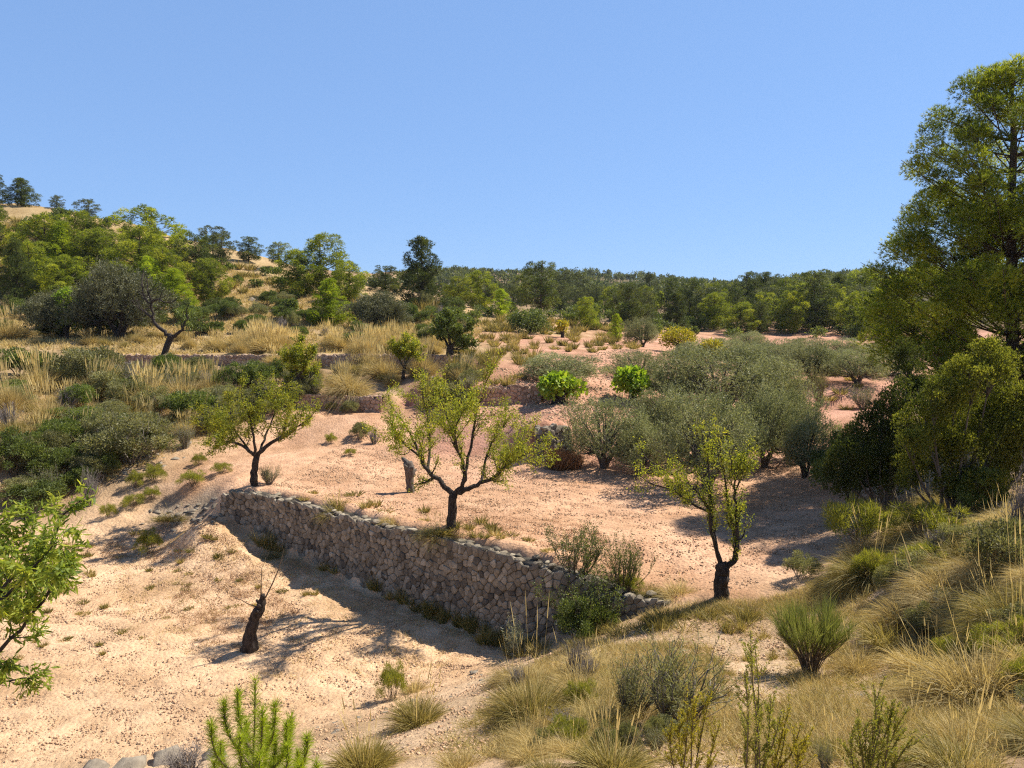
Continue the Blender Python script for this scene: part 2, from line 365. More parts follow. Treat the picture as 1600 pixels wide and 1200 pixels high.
M['fig'] = leaf_mat('fig_leaves', (.11,.19,.015), (.21,.31,.025), (.34,.39,.04), .45)
M['yellow'] = leaf_mat('yellowing_leaves', (.20,.20,.02), (.33,.29,.025), (.46,.35,.03), .42)
M['shrub_green'] = leaf_mat('shrub_leaves', (.05,.075,.018), (.125,.165,.036), (.25,.285,.06), .36)
M['shrub_drab'] = leaf_mat('grey_green_leaves', (.11,.11,.05), (.20,.20,.085), (.34,.32,.15), .36)
M['shrub_dark'] = leaf_mat('dark_evergreen_leaves', (.05,.072,.02), (.11,.14,.034), (.21,.24,.055), .36)
M['shrub_yellow'] = leaf_mat('yellow_green_shoots', (.15,.17,.025), (.26,.26,.04), (.38,.35,.06), .42)
M['pale'] = leaf_mat('silvery_leaves', (.26,.27,.18), (.36,.36,.24), (.46,.45,.31), .3)
M['straw'] = leaf_mat('straw_blades', (.30,.235,.09), (.51,.40,.165), (.70,.56,.26), .38, .6, (1.2, 1.1, .8))
M['straw_green'] = leaf_mat('esparto_blades', (.16,.145,.04), (.33,.265,.08), (.55,.42,.16), .35, .6, (1.25, 1.2, .8))
M['russet'] = leaf_mat('russet_stalks', (.19,.10,.045), (.30,.165,.08), (.40,.25,.13), .25, .7, (1.2, 1.0, .8))
M['almond_green'] = leaf_mat('green_almond_leaves', (.07,.115,.016), (.18,.235,.028), (.38,.40,.055), .46)
M['juniper'] = leaf_mat('juniper_sprays', (.06,.08,.015), (.18,.20,.03), (.42,.41,.06), .48)
M['olive_drab'] = leaf_mat('dark_olive_leaves', (.075,.08,.042), (.135,.14,.07), (.24,.235,.14), .25)  # darker grey-green foliage of the hillside olives
M['broom'] = leaf_mat('broom_shoots', (.13,.15,.04), (.21,.235,.065), (.32,.33,.10), .35)
M['twig_grey'] = leaf_mat('grey_twigs', (.13,.11,.10), (.21,.18,.16), (.31,.27,.24), .1, .9, (1, 1, 1))
M['twig_brown'] = leaf_mat('brown_twigs', (.10,.07,.045), (.16,.115,.075), (.25,.19,.13), .1, .9, (1, 1, 1))
M['bark_pine'] = bark_mat('pine_bark', (.045,.032,.024), (.13,.10,.08))
M['bark_dark'] = bark_mat('almond_bark', (.02,.016,.013), (.075,.06,.05), 18, .9)
M['bark_grey'] = bark_mat('weathered_wood', (.06,.05,.04), (.18,.15,.125), 16)
M['stone'] = stone_mat('wall_stone', (.11,.097,.078), (.27,.23,.17), (.43,.375,.285))
M['stone_pink'] = stone_mat('reddish_stone', (.34,.22,.15), (.46,.31,.21), (.58,.44,.32))
M['rock'] = stone_mat('limestone', (.17,.145,.11), (.28,.24,.185), (.38,.335,.27), 4)
M['clod'] = stone_mat('soil_clod', (.42,.27,.16), (.55,.36,.22), (.66,.48,.32), 9)

def soil_mat():
    m, t, N, Lk = new_mat('dry_soil')
    a = N('Attribute'); a.attribute_name = 'soil'
    tc = N('TexCoord')
    def noise(s, det=6, rough=.6):
        q = N('TexNoise'); q.inputs['Scale'].default_value = s; q.inputs['Detail'].default_value = det; q.inputs['Roughness'].default_value = rough
        Lk(tc.outputs['Object'], q.inputs[0]); return q
    n1 = noise(.35, 4); n2 = noise(2.2, 8, .7); n3 = noise(16, 6, .7)
    r1 = ramp(N, ((.34, (.74, .69, .63)), (.62, (1.10, 1.11, 1.14)))); Lk(n1.outputs[0], r1.inputs[0])
    r2 = ramp(N, ((.30, (.66, .60, .55)), (.55, (1.06, 1.05, 1.04)))); Lk(n2.outputs[0], r2.inputs[0])
    r3 = ramp(N, ((.28, (.60, .52, .46)), (.52, (1.04, 1.04, 1.04)))); Lk(n3.outputs[0], r3.inputs[0])
    def mul(x, y, f):
        q = N('MixRGB'); q.blend_type = 'MULTIPLY'; q.inputs[0].default_value = f; Lk(x.outputs[0], q.inputs[1]); Lk(y.outputs[0], q.inputs[2]); return q
    c = mul(mul(mul(a, r1, .9), r2, .7), r3, .6)
    vo = N('TexVoronoi'); vo.inputs['Scale'].default_value = 11; Lk(tc.outputs['Object'], vo.inputs[0])
    ad = N('Math'); ad.operation = 'MULTIPLY_ADD'; Lk(vo.outputs['Distance'], ad.inputs[0]); ad.inputs[1].default_value = -.9; Lk(n3.outputs[0], ad.inputs[2])
    b1 = N('Bump'); b1.inputs['Strength'].default_value = .9; b1.inputs['Distance'].default_value = .035; Lk(ad.outputs[0], b1.inputs['Height'])
    n4 = noise(55, 4, .7); b2 = N('Bump'); b2.inputs['Strength'].default_value = .8; b2.inputs['Distance'].default_value = .025
    Lk(n4.outputs[0], b2.inputs['Height']); Lk(b1.outputs[0], b2.inputs['Normal'])
    p = N('BsdfPrincipled'); p.inputs['Roughness'].default_value = .95; p.inputs['Specular IOR Level'].default_value = .1
    Lk(c.outputs[0], p.inputs['Base Color']); Lk(b2.outputs[0], p.inputs['Normal'])
    o = N('OutputMaterial'); Lk(p.outputs[0], o.inputs[0]); return m
M['soil'] = soil_mat()

# ------------------------------------------------------------------ the ground sheet
def axis(lo, hi, step, out_lo, out_hi, gr):
    a = list(np.arange(lo, hi, step)); s = step
    while a[-1] < out_hi: s *= gr; a.append(a[-1] + s)
    s = step; pre = [lo]
    while pre[-1] > out_lo: s *= gr; pre.append(pre[-1] - s)
    return np.array(pre[::-1][:-1] + a)
XS = axis(-15, 13, .10, -420, 420, 1.035); YS = axis(4, 32, .10, -40, 700, 1.018)
GX, GY = np.meshgrid(XS, YS)
z, col, fl = ground(GX, GY, True)
xf, yf = GX.ravel(), GY.ravel()
near = np.clip(1.6 - np.hypot(xf, yf) / 40, 0, 1)
z += near * (vnoise(xf / .34, yf / .34, 5) * .05 + vnoise(xf / .16, yf / .16, 6) * .03)
# plough ridges running across the tilled terraces
z += near * fl * .009 * np.sin((yf * .85 + xf * .5 + vnoise(xf / 2.5, yf / 2.5, 9) * 1.2) * 2 * math.pi / .75)
g = Geo(); nx, ny = len(XS), len(YS)
i = np.arange(ny - 1)[:, None] * nx + np.arange(nx - 1)[None]
g.add(np.stack([xf, yf, z], 1), np.stack([i, i + 1, i + 1 + nx, i + nx], -1).reshape(-1, 4))
me = g.build('ground', M['soil'], True)
cc = np.c_[col * (1 + .25 * vnoise(xf / 1.7, yf / 1.7, 12))[:, None], np.ones(len(col))].astype(np.float32)
ca = me.color_attributes.new('soil', 'FLOAT_COLOR', 'POINT'); ca.data.foreach_set('color', cc.ravel())
gr_ob = link('ground', me); gr_ob['kind'] = 'structure'

# ------------------------------------------------------------------ dry stone walls
def clip_poly(poly, m, nrm2):
    out = []; k = len(poly)
    for i in range(k):
        a, b = poly[i], poly[(i + 1) % k]; da, db = np.dot(a - m, nrm2), np.dot(b - m, nrm2)
        if da <= 0: out.append(a)
        if (da < 0 < db) or (db < 0 < da): out.append(a + (b - a) * (da / (da - db)))
    return out
def stone_wall(name, path, size, label, mat, thick=.42, bulge=.10, batter=.10, seed=1, cap=True):
    rng = np.random.default_rng(seed); q, W = resample(path, .15); Ltot = q[-1]
    dxy = nrm(np.gradient(W[:, :2], axis=0)); out = np.stack([dxy[:, 1], -dxy[:, 0]], 1)     # points downhill
    def pt(s, h, o):                           # s along, h height above base fraction 0..1 of local height, o outward
        x, y, zb, zc = (np.interp(s, q, W[:, i]) for i in range(4)); ox, oy = np.interp(s, q, out[:, 0]), np.interp(s, q, out[:, 1])
        z = zb - .25 + h; o = o - batter * h * .6
        return np.stack([x + ox * o, y + oy * o, z], -1)
    hmax = (W[:, 3] - W[:, 2]).max() + .25
    g = Geo()
    # dark core behind the face stones
    m = len(q); hh = W[:, 3] - W[:, 2] + .15
    f0, f1, b1 = pt(q, np.zeros(m), .10), pt(q, hh, .02), pt(q, hh, -thick - .1)
    V = np.stack([f0, f1, b1], 1); i = np.arange(m - 1)[:, None] * 3
    g.add(V, np.concatenate([i + np.array([[0, 3, 4, 1]]), i + np.array([[1, 4, 5, 2]])]), 0, .0)
    # voronoi face stones
    seeds = []
    for r in range(int(hmax / size) + 3):
        for k in range(int(Ltot / size) + 2):
            if rng.random() < .9: seeds.append(((k + .5 * (r % 2) + rng.uniform(-.42, .42)) * size * 1.05, (r - .5 + rng.uniform(-.40, .40)) * size * .88))
    S = np.array(seeds)
    for c in S:
        hloc = np.interp(c[0], q, W[:, 3] - W[:, 2]) + .25
        if c[1] > hloc - size * .2 or c[0] < -.1 or c[0] > Ltot + .1: continue
        nb = S[np.argsort(((S - c) ** 2).sum(1))[1:16]]
        poly = [c + np.array(p) * size * 1.1 for p in ((-1, -1), (1, -1), (1, 1), (-1, 1))]
        for o in nb:
            poly = clip_poly(poly, (c + o) / 2, o - c)
            if len(poly) < 3: break
        if len(poly) < 3: continue
        P = np.array(poly); P[:, 1] = np.minimum(P[:, 1], hloc + rng.uniform(-.05, .03)); P[:, 0] = np.clip(P[:, 0], 0, Ltot)
        cen = P.mean(0); k = len(P); tilt = rng.uniform(-.18, .18, 2); dep = bulge * rng.uniform(.5, 1.15)
        rings = []
        for sc_, o in ((.975, 0.0), (.94, .75), (.86, .97), (.5, 1.0)):
            Pr = cen + (P - cen) * sc_ + rng.normal(size=P.shape) * size * .012
            off = .06 + dep * o + ((Pr - cen) @ tilt) * (o > .3)
            rings.append(pt(Pr[:, 0], Pr[:, 1], off))
        V = np.concatenate(rings); j = np.arange(k); j2 = (j + 1) % k
        F = np.concatenate([np.stack([a * k + j, a * k + j2, (a + 1) * k + j2, (a + 1) * k + j], 1) for a in range(3)])
        tn = np.clip(rng.normal(.5, .22), 0, 1)
        g.add(V, F, 0, tn); g.more([[3 * k, 3 * k + a, 3 * k + a + 1] for a in range(1, k - 1)], 0, tn)
    if cap:                                    # rough coping stones along the crest, in two rows
        for row in (0, 1):
            s = 0
            while s < Ltot:
                if rng.random() < (.42, .75)[row]: s += size * rng.uniform(.4, 1.2); continue
                l = size * rng.uniform(.6, 1.9); hloc = np.interp(s + l / 2, q, W[:, 3] - W[:, 2]) + .25
                c = pt(s + l / 2, hloc - .09 + rng.uniform(-.05, .06), -.06 - row * .26)
                boulder(g, c, np.array((l * .55, .16, rng.uniform(.04, .09))), rng, np.clip(rng.normal(.5, .25), 0, 1), ang=math.atan2(*np.array([np.interp(s, q, dxy[:, 1]), np.interp(s, q, dxy[:, 0])])))
                s += l * .96
    o = link(name, g.build(name, mat)); return tag(o, label, 'stone wall')

ICO_V = None
def ico():
    global ICO_V
    if ICO_V is None:
        p = (1 + 5 ** .5) / 2
        V = nrm(np.array([(-1, p, 0), (1, p, 0), (-1, -p, 0), (1, -p, 0), (0, -1, p), (0, 1, p), (0, -1, -p), (0, 1, -p), (p, 0, -1), (p, 0, 1), (-p, 0, -1), (-p, 0, 1)]))
        F = [(0, 11, 5), (0, 5, 1), (0, 1, 7), (0, 7, 10), (0, 10, 11), (1, 5, 9), (5, 11, 4), (11, 10, 2), (10, 7, 6), (7, 1, 8), (3, 9, 4), (3, 4, 2), (3, 2, 6), (3, 6, 8), (3, 8, 9), (4, 9, 5), (2, 4, 11), (6, 2, 10), (8, 6, 7), (9, 8, 1)]
        V = list(map(tuple, V)); mid = {}; F2 = []
        def md(a, b):
            k = (min(a, b), max(a, b))
            if k not in mid: mid[k] = len(V); V.append(tuple(nrm(np.array(V[a]) + np.array(V[b]))))
            return mid[k]
        for a, b, c in F:
            x, y, z_ = md(a, b), md(b, c), md(c, a); F2 += [(a, x, z_), (b, y, x), (c, z_, y), (x, y, z_)]
        ICO_V = (np.array(V), np.array(F2))
    return ICO_V
def boulder(g, c, r, rng, tint=.5, ang=0, rough=.16):
    V, F = ico(); V = V.copy()
    V *= 1 + .5 * (vnoise(V[:, 0] * 2.3 + V[:, 2] * 1.7 + rng.uniform(0, 99), V[:, 1] * 2.3 - V[:, 2]))[:, None]
    for _ in range(8):                         # chop flat facets
        n_ = rnd_dirs(1, rng)[0]; dd = V @ n_; lim = rng.uniform(.5, .9); V -= np.clip(dd - lim, 0, None)[:, None] * n_
    V = V * (1 + rng.normal(size=(len(V), 1)) * rough * .4) * r
    ca_, sa = math.cos(ang), math.sin(ang); V = np.stack([V[:, 0] * ca_ - V[:, 1] * sa, V[:, 0] * sa + V[:, 1] * ca_, V[:, 2]], 1)
    g.add(V + c, F, 0, tint)

stone_wall('stone_wall', WALL1, .185, 'long tan dry stone wall of fitted stones holding up the upper terrace', M['stone'], bulge=.075, seed=3)
stone_wall('stone_wall', WALL2, .20, 'longest far dry stone wall, below the pale grass at the foot of the left hill', M['stone_pink'], bulge=.07, seed=4)
stone_wall('stone_wall', WALL3, .20, 'low reddish dry stone wall behind the ramp, beside the leaning almond trunk', M['stone_pink'], bulge=.07, seed=5)
stone_wall('stone_wall', WALL5, .20, 'low crumbling reddish wall on the pink terrace, left of the bright green fig', M['stone_pink'], bulge=.07, seed=8)
stone_wall('stone_wall', WALL4, .24, 'short pale stone wall stub above the russet reeds', M['rock'], bulge=.1, seed=6)

# ------------------------------------------------------------------ branching
def grow(g, p, d, L, r, lvl, maxl, tw, rng, up=.12, wig=.22, nch=(3, 5), ratio=.62, spread=.75, sides=5, bmat=0):
    nseg = 5 if lvl < maxl else 4; pts = [np.array(p, float)]; d = nrm(np.asarray(d, float)); tang = []
    for i in range(nseg):
        d = nrm(d + rng.normal(size=3) * wig + np.array((0, 0, up))); pts.append(pts[-1] + d * L / nseg); tang.append(d)
    P = np.array(pts); tube(g, P, np.linspace(r, r * .45, nseg + 1), max(3, sides - lvl), bmat)
    tw.append(P[1:] if lvl < maxl - 1 else P)
    if lvl >= maxl: return
    for k in range(rng.integers(nch[0], nch[1] + 1)):
        t = rng.uniform(.3, 1.); i = min(nseg - 1, int(t * nseg)); q = P[i] + (P[i + 1] - P[i]) * (t * nseg - i)
        dd = nrm(tang[i] + rnd_dirs(1, rng)[0] * spread)
        grow(g, q, dd, L * ratio * rng.uniform(.7, 1.2), r * .5 * (1 - .4 * t), lvl + 1, maxl, tw, rng, up, wig, nch, ratio, spread, sides, bmat)
def limb(g, P, r0, r1, tw, rng, n_side, side_len, lvl=1, maxl=2, up=.15, spread=.8, tmin=.3, sides=7, nch=(2, 4), k=4, wig=.22):
    P = smooth_path(P, k); m = len(P)
    P[1:-1] += rng.normal(size=(m - 2, 3)) * r0 * .25
    tube(g, P, np.linspace(r0, r1, m), sides)
    T = nrm(np.gradient(P, axis=0))
    for j in range(n_side):
        t = rng.uniform(tmin, 1); i = min(m - 2, int(t * (m - 1)))
        grow(g, P[i], T[i] * .6 + rnd_dirs(1, rng)[0] * spread, side_len * rng.uniform(.6, 1.2), max(r1 * .6, (r0 + (r1 - r0) * t) * .45), lvl, maxl, tw, rng, up, nch=nch, wig=wig)
    grow(g, P[-1], T[-1], side_len * .9, r1, lvl, maxl, tw, rng, up, nch=nch, wig=wig); return P
def twig_leaves(g, tw, per_m, L, W, rng, droop=.15, lance=False, mat=0, outw=.8, jit=.03):
    Ps, Ds, Ts = [], [], []
    for P in tw:
        seg = np.linalg.norm(np.diff(P, axis=0), axis=1); s = np.r_[0, np.cumsum(seg)]; n_ = rng.poisson(s[-1] * per_m)
        if n_ == 0: continue
        q = rng.uniform(.1 * s[-1], s[-1] * 1.02, n_); x = np.stack([np.interp(q, s, P[:, i]) for i in range(3)], 1)
        t = nrm(P[-1] - P[0]); Ps.append(x + rng.normal(size=x.shape) * jit); Ds.append(nrm(t * .6 + rnd_dirs(n_, rng) * outw + np.array((0, 0, -droop))))
        Ts.append(np.clip(rng.normal(.48, .2, n_) + rng.normal(0, .14), 0, 1))
    P, Dv, T = np.concatenate(Ps), np.concatenate(Ds), np.concatenate(Ts); m = len(P)
    leaves(g, P, Dv, L * rng.uniform(.65, 1.25, m), W * rng.uniform(.7, 1.25, m), rng, mat, T, lance)

def px(pts, D, origin):                        # limb drawn on the photo at depth D (+ own depth offset), as points relative to origin
    return np.array([at(u, v, D + dy) - origin for u, v, dy in pts])

def almond(base, D, trunk, limbs, label, seed, tr=.16, leaf=(.085, .034), per_m=34, n_side=7, side=.75, mats=('bark_dark', 'almond'), maxl=2, up=.15, spread=.8, name='almond_tree', cat='almond tree', lance=False, tmin=.3, r1=.018, droop=.15, nch=(2, 4), jit=.05):
    rng = np.random.default_rng(seed); root = thing(name, tuple(base), label, cat)
    g = Geo(); tw = []; T = px(trunk, D, base); T[0] -= (0, 0, .15)
    P = smooth_path(T, 5); m = len(P); rr = np.linspace(tr * 1.0, tr * .72, m); rr[:2] *= (1.45, 1.2)
    P[1:-1] += rng.normal(size=(m - 2, 3)) * tr * .08
    tube(g, P, rr * (1 + rng.normal(size=m) * .05), 10)
    for Lm in limbs:
        r0 = Lm[1] if isinstance(Lm[1], float) else tr * .5
        pts = Lm[0] if isinstance(Lm[1], float) else Lm
        limb(g, px(pts, D, base), r0, r1, tw, rng, n_side, side, 1, maxl, up, spread, tmin, nch=nch)
    link('trunk', g.build('trunk', M[mats[0]], True), root)
    if per_m:
        g2 = Geo(); twig_leaves(g2, tw, per_m, leaf[0], leaf[1], rng, droop, lance, jit=.012 if lance else jit); link('crown', g2.build('crown', M[mats[1]]), root)
    return root

b = stand(705, 20.7)
almond(b, b[1], [(705,838,0),(706,805,0),(709,772,0)],
    [([(709,774,0),(690,754,.1),(668,735,.2),(655,712,.3),(640,675,.4),(615,640,.3)], .085),
     ([(709,772,0),(730,764,-.1),(752,755,-.1),(780,738,-.2),(795,715,-.2),(822,688,-.3)], .085),
     ([(711,772,0),(724,755,-.1),(727,738,-.2),(715,704,-.3),(704,670,-.5),(690,625,-.6)], .07),
     ([(724,752,-.1),(730,725,.1),(739,680,.3),(746,640,.4),(762,592,.5)], .055),
     ([(668,735,.2),(672,700,.8),(668,660,1.0),(660,610,1.2)], .045),
     ([(752,755,-.1),(758,720,.7),(772,685,1.0),(790,660,1.1)], .045),
     ([(655,712,.3),(628,690,-.3),(612,665,-.6)], .035),
     ([(780,738,-.2),(800,722,-.8),(825,708,-1.1)], .035),
     ([(715,704,-.3),(712,670,-1.0),(725,640,-1.4)], .035)],
    'spreading yellow-green almond tree on top of the long stone wall, widest crown', 11, tr=.155, n_side=13, side=.68, per_m=92, nch=(3, 5), leaf=(.068,.026), r1=.013)
b = stand(398, 27.0)
almond(b, b[1], [(397,764,0),(397,738,0),(401,714,0)],
    [([(400,714,0),(390,705,0),(372,694,.2),(348,678,.3),(328,668,.3)], .075),
     ([(399,714,0),(398,690,-.2),(390,655,-.4),(378,622,-.5)], .06),
     ([(402,714,0),(420,694,.1),(442,682,.2),(465,668,.3),(482,655,.3)], .085),
     ([(405,708,0),(415,680,.6),(428,650,.8),(432,622,.9)], .05),
     ([(390,705,0),(368,675,.8),(360,640,1.0)], .045), ([(372,694,.2),(355,690,-.6),(335,690,-1.0)], .04), ([(442,682,.2),(448,655,-.5),(452,635,-.8)], .04)],
    'rounded yellow-green almond tree at the left end of the long stone wall', 12, tr=.15, n_side=11, side=.8, per_m=84, nch=(3, 5), leaf=(.085,.033), r1=.014)
b = stand(1128, 16.0)
almond(b, b[1], [(1128,937,0),(1126,915,0),(1128,892,0),(1126,880,0)],
    [([(1131,905,0),(1136,890,0),(1150,870,0),(1153,845,0),(1149,800,-.05),(1148,760,0),(1140,710,.1)], .085),
     ([(1126,885,0),(1118,850,0),(1107,800,.1),(1085,765,.2),(1050,742,.2),(1010,716,.2)], .05),
     ([(1128,885,0),(1112,830,-.2),(1110,780,-.3),(1107,730,-.3),(1098,685,-.3)], .045),
     ([(1151,855,0),(1140,800,.3),(1132,740,.4),(1122,680,.4)], .035),
     ([(1107,800,.1),(1078,785,-.2),(1048,765,-.3),(1015,755,-.3)], .03),
     ([(1148,770,0),(1158,745,.1),(1166,715,.2)], .02)],
    'narrow upright almond tree with black forked trunk and long leafy shoots', 13, tr=.17, n_side=20, side=.38, per_m=78, leaf=(.062,.023), spread=.6, up=.3, r1=.01, tmin=.22, nch=(2,3))
b = stand(447, 39.0)
almond(b, b[1], [(448,628,0),(456,608,0),(466,590,0)],
    [([(466,590,0),(462,570,0),(468,548,.2)], .07), ([(466,590,0),(476,575,-.3),(486,560,-.4)], .06), ([(462,596,0),(455,580,.4),(455,562,.5)], .05), ([(466,590,0),(480,592,.3),(488,598,.4)], .04)],
    'small almond tree with a dark leaning trunk above the low reddish wall', 14, tr=.16, n_side=12, side=.7, per_m=110, leaf=(.12,.05))
b = stand(632, 42.0)
almond(b, b[1], [(630,588,0),(631,578,0),(634,568,0)],
    [([(632,575,0),(624,562,.2),(618,550,.3)], .05), ([(633,572,0),(640,558,-.3),(646,546,-.3)], .05), ([(633,572,0),(632,555,.4),(634,540,.4)], .04)],
    'small yellow almond tree in front of the far wall, left of the pink earth', 15, tr=.11, n_side=11, side=.65, per_m=110, leaf=(.12,.05))
b = stand(707, 45.8)
almond(b, b[1], [(705,570,0),(703,552,0),(704,540,0)],
    [([(704,548,0),(694,530,.3),(688,515,.4)], .1), ([(704,545,0),(714,528,-.4),(726,518,-.5)], .1), ([(704,540,0),(702,522,.6),(706,502,.7)], .09), ([(704,546,0),(720,545,.3),(730,540,.4)], .07), ([(703,545,0),(700,520,-.7),(698,505,-.8)], .07)],
    'compact dark green almond tree with black trunk breaking the far stone wall', 16, tr=.28, n_side=9, side=.85, per_m=100, leaf=(.15,.07), mats=('bark_dark', 'shrub_green'))
# the young almond shoots reaching in at the left edge, close to the camera
b = np.array((-4.25, 5.0, gz(-4.25, 5.0)))
almond(b, 5.0, [(-205,1190,0),(-195,1130,0),(-180,1080,0)],
    [([(-180,1085,0),(-90,1010,.1),(-20,950,.1),(40,880,.1),(80,850,.1),(98,805,.1)], .022),
     ([(-180,1085,0),(-110,980,.3),(-40,900,.4),(10,880,.5),(35,840,.5)], .02),
     ([(-180,1085,0),(-80,1060,-.1),(0,1015,-.2),(55,955,-.2),(92,900,-.2)], .02),
     ([(-180,1085,0),(-100,1080,.2),(-30,1070,.3),(25,1062,.3)], .014),
     ([(-180,1085,0),(-120,1050,.5),(-40,980,.6),(20,930,.7),(70,890,.7)], .016),
     ([(-180,1085,0),(-100,1020,-.4),(-30,960,-.5),(20,920,-.5),(58,880,-.5)], .016),
     ([(-180,1085,0),(-150,980,0),(-100,880,.1),(-60,850,.1),(-20,835,.1)], .02)],
    'leafy almond branches with long drooping leaves reaching in at the left edge', 18, tr=.04, n_side=11, side=.22, per_m=140, leaf=(.064,.0165), mats=('bark_dark', 'almond_green'), lance=True, spread=.55, up=.12, r1=.006, tmin=.3, droop=.5, maxl=2)

# ------------------------------------------------------------------ pollarded stumps, bare gnarled tree
def stump(base, D, path, rad, label, seed, mat, twigs=(), name='tree_stump', knobs=3):
    rng = np.random.default_rng(seed); root = thing(name, tuple(base), label, 'tree stump')
    g = Geo(); P = px(path, D, base); P[0] -= (0, 0, .15); P = smooth_path(P, 6); m = len(P)
    rr = np.interp(np.linspace(0, 1, m), np.linspace(0, 1, len(rad)), rad)
    tube(g, P, rr * (1 + rng.normal(size=m) * .07), 12)
    for V in g.v: V += (vnoise(V[:, 0] * 9 + V[:, 2] * 3, V[:, 1] * 9, seed)[:, None]) * np.array((.09, .09, .02))
    for k in range(knobs):
        i = int(m * rng.uniform(.55, .95)); a = rng.uniform(0, 6.28); dd = np.array((math.cos(a), math.sin(a), .6))
        tube(g, np.array([P[i], P[i] + dd * rr[i] * 1.1, P[i] + dd * rr[i] * 1.7]), [rr[i] * .6, rr[i] * .45, rr[i] * .25], 7)
    link('trunk', g.build('trunk', M[mat], True), root)
    if twigs:
        g2 = Geo(); tw = []
        for t in twigs: limb(g2, px(t, D, base), .02, .006, tw, rng, 2, .3, 2, 2, sides=4)
        link('bare_twigs', g2.build('bare_twigs', M['twig_brown'], True), root)
    return root
b = stand(391, 17.8)
stump(b, b[1], [(386,1026,0),(391,995,0),(398,968,0),(407,948,0),(413,928,0)], [.20, .16, .13, .10, .05], 'black charred-looking pollarded stump leaning on the lower terrace', 21, 'bark_dark',
      [[(409,945,0),(424,915,0),(436,888,.1),(441,868,.1)], [(404,950,0),(385,942,.1),(365,932,.2)], [(408,940,0),(408,915,-.1),(409,888,-.2)]])
b = stand(640, 26.0)
stump(b, b[1], [(641,772,0),(640,755,0),(640,738,0),(637,722,0)], [.15, .13, .15, .18], 'pale grey hollow pollarded stump standing on the upper terrace', 22, 'bark_grey', knobs=4)
b = stand(260, 49.0)
rng = np.random.default_rng(23); root = thing('gnarled_tree', tuple(b), 'nearly bare gnarled dark tree with twisted limbs, above the far wall', 'bare tree'); g = Geo(); tw = []
tube(g, smooth_path(px([(256,556,0),(262,538,0),(268,524,0)], 49, b)), .2, 8)
for P, r in (([(268,526,0),(254,516,0),(242,504,.2),(238,490,.2),(236,470,.2),(230,450,.3)], .14), ([(266,528,0),(278,520,-.2),(288,508,-.2),(292,492,-.2)], .13), ([(240,500,.2),(228,488,.5),(220,484,.6)], .11), ([(237,472,.2),(248,468,-.2),(258,472,-.3)], .08), ([(236,475,.2),(224,462,.5),(222,440,.6)], .08)):
    limb(g, px(P, 49, b), r, .04, tw, rng, 6, 1.0, 1, 2)
link('trunk', g.build('trunk', M['bark_dark'], True), root)
g = Geo(); tw2 = [P for P in tw if P[:, 0].mean() > 1.0]; twig_leaves(g, tw2 + tw[:8] if tw2 else tw, 34, .16, .05, rng); link('crown', g.build('crown', M['shrub_green']), root)

# ------------------------------------------------------------------ pines, olives
def tufts(g, P, axis, m, L, W, rng, tint, spread=.7, mat=0, seg=1):
    n_ = len(P); P2 = np.repeat(P, m, 0); A2 = np.repeat(axis, m, 0); D2 = nrm(A2 + rnd_dirs(n_ * m, rng) * spread)
    blades(g, P2, D2, L * rng.uniform(.7, 1.2, n_ * m), W, 0, rng, mat, np.repeat(tint, m), seg)
def clump_pts(c, r, n_, rng, shell=.55, upb=.25):
    d = nrm(rnd_dirs(n_, rng) + np.array((0, 0, upb))); rad = shell + (1 - shell) * rng.random(n_) ** .6
    rad *= 1 + .18 * rng.normal(size=n_) * .6
    return c + d * rad[:, None] * r, d
def pine(seed, mat, clumps, trunk, n_tuft, L, W, m=4, name='pine_tree', upw=.4, limb_r=.05, bark='bark_pine', shell=.4, tr=.14, twigs=0, flat=.8):
    rng = np.random.default_rng(seed); root = bpy.data.objects.new(name, None); C.objects.link(root); root.empty_display_size = .2
    g = Geo(); T = smooth_path(np.array(trunk), 5); mt = len(T); rr = np.linspace(tr, tr * .22, mt); rr[0] *= 1.35
    tube(g, T, rr, 9)
    g2 = Geo(); rm = np.mean([r for _, r in clumps])
    for c, r in clumps:
        c = np.asarray(c, float)
        zt = np.clip(c[2] - np.hypot(c[0], c[1]) * rng.uniform(.3, .6), T[1, 2] + .1 * T[-1, 2], T[-1, 2]); i = int(np.argmin(abs(T[:, 2] - zt)))
        a = T[i]; mid = (a + c) / 2 + np.array((0, 0, -.06 * np.linalg.norm(c - a))) + rng.normal(size=3) * .05
        d_ = np.linalg.norm(c - a)
        tube(g, smooth_path([a, mid, c + (c - mid) * .3], 4), np.linspace(min(limb_r, rr[i] * .6), limb_r * .25, 9), 5)
        for _ in range(twigs):
            e = c + rnd_dirs(1, rng)[0] * r * .8; tube(g, smooth_path([mid + (c - mid) * rng.uniform(.2, .9), (c + e) / 2 + rng.normal(size=3) * .06, e], 2), np.linspace(limb_r * .3, .006, 5), 3)
        k = int(n_tuft * (r / rm) ** 2); P, dd = clump_pts(c, np.array((r, r, r * flat)), k, rng, shell)
        ax = nrm(dd * .7 + np.array((0, 0, upw)) + rnd_dirs(k, rng) * .35)
        tufts(g2, P, ax, m, L, W, rng, np.clip(rng.normal(.42, .18, k) + rng.normal(0, .2), 0, 1))
    a = link('trunk', g.build('trunk', M[bark], True), root); b_ = link('crown', g2.build('crown', M[mat]), root)
    return root, (a, b_)
def crown_clumps(rng, n_, H, z0, prof, rad, lean=(0, 0)):
    out = []
    for i in range(n_):
        t = (i + rng.random()) / n_; zt = z0 + (H - z0) * t; Rm = prof(t); a = i * 2.4 + rng.uniform(-.5, .5); q = rng.uniform(.5, 1.12) if i % 4 else rng.uniform(0, .45)
        out.append((np.array((math.cos(a) * Rm * q + lean[0] * t, math.sin(a) * Rm * q + lean[1] * t, zt)), rad * rng.uniform(.6, 1.35) * (1 - .35 * t)))
    return out
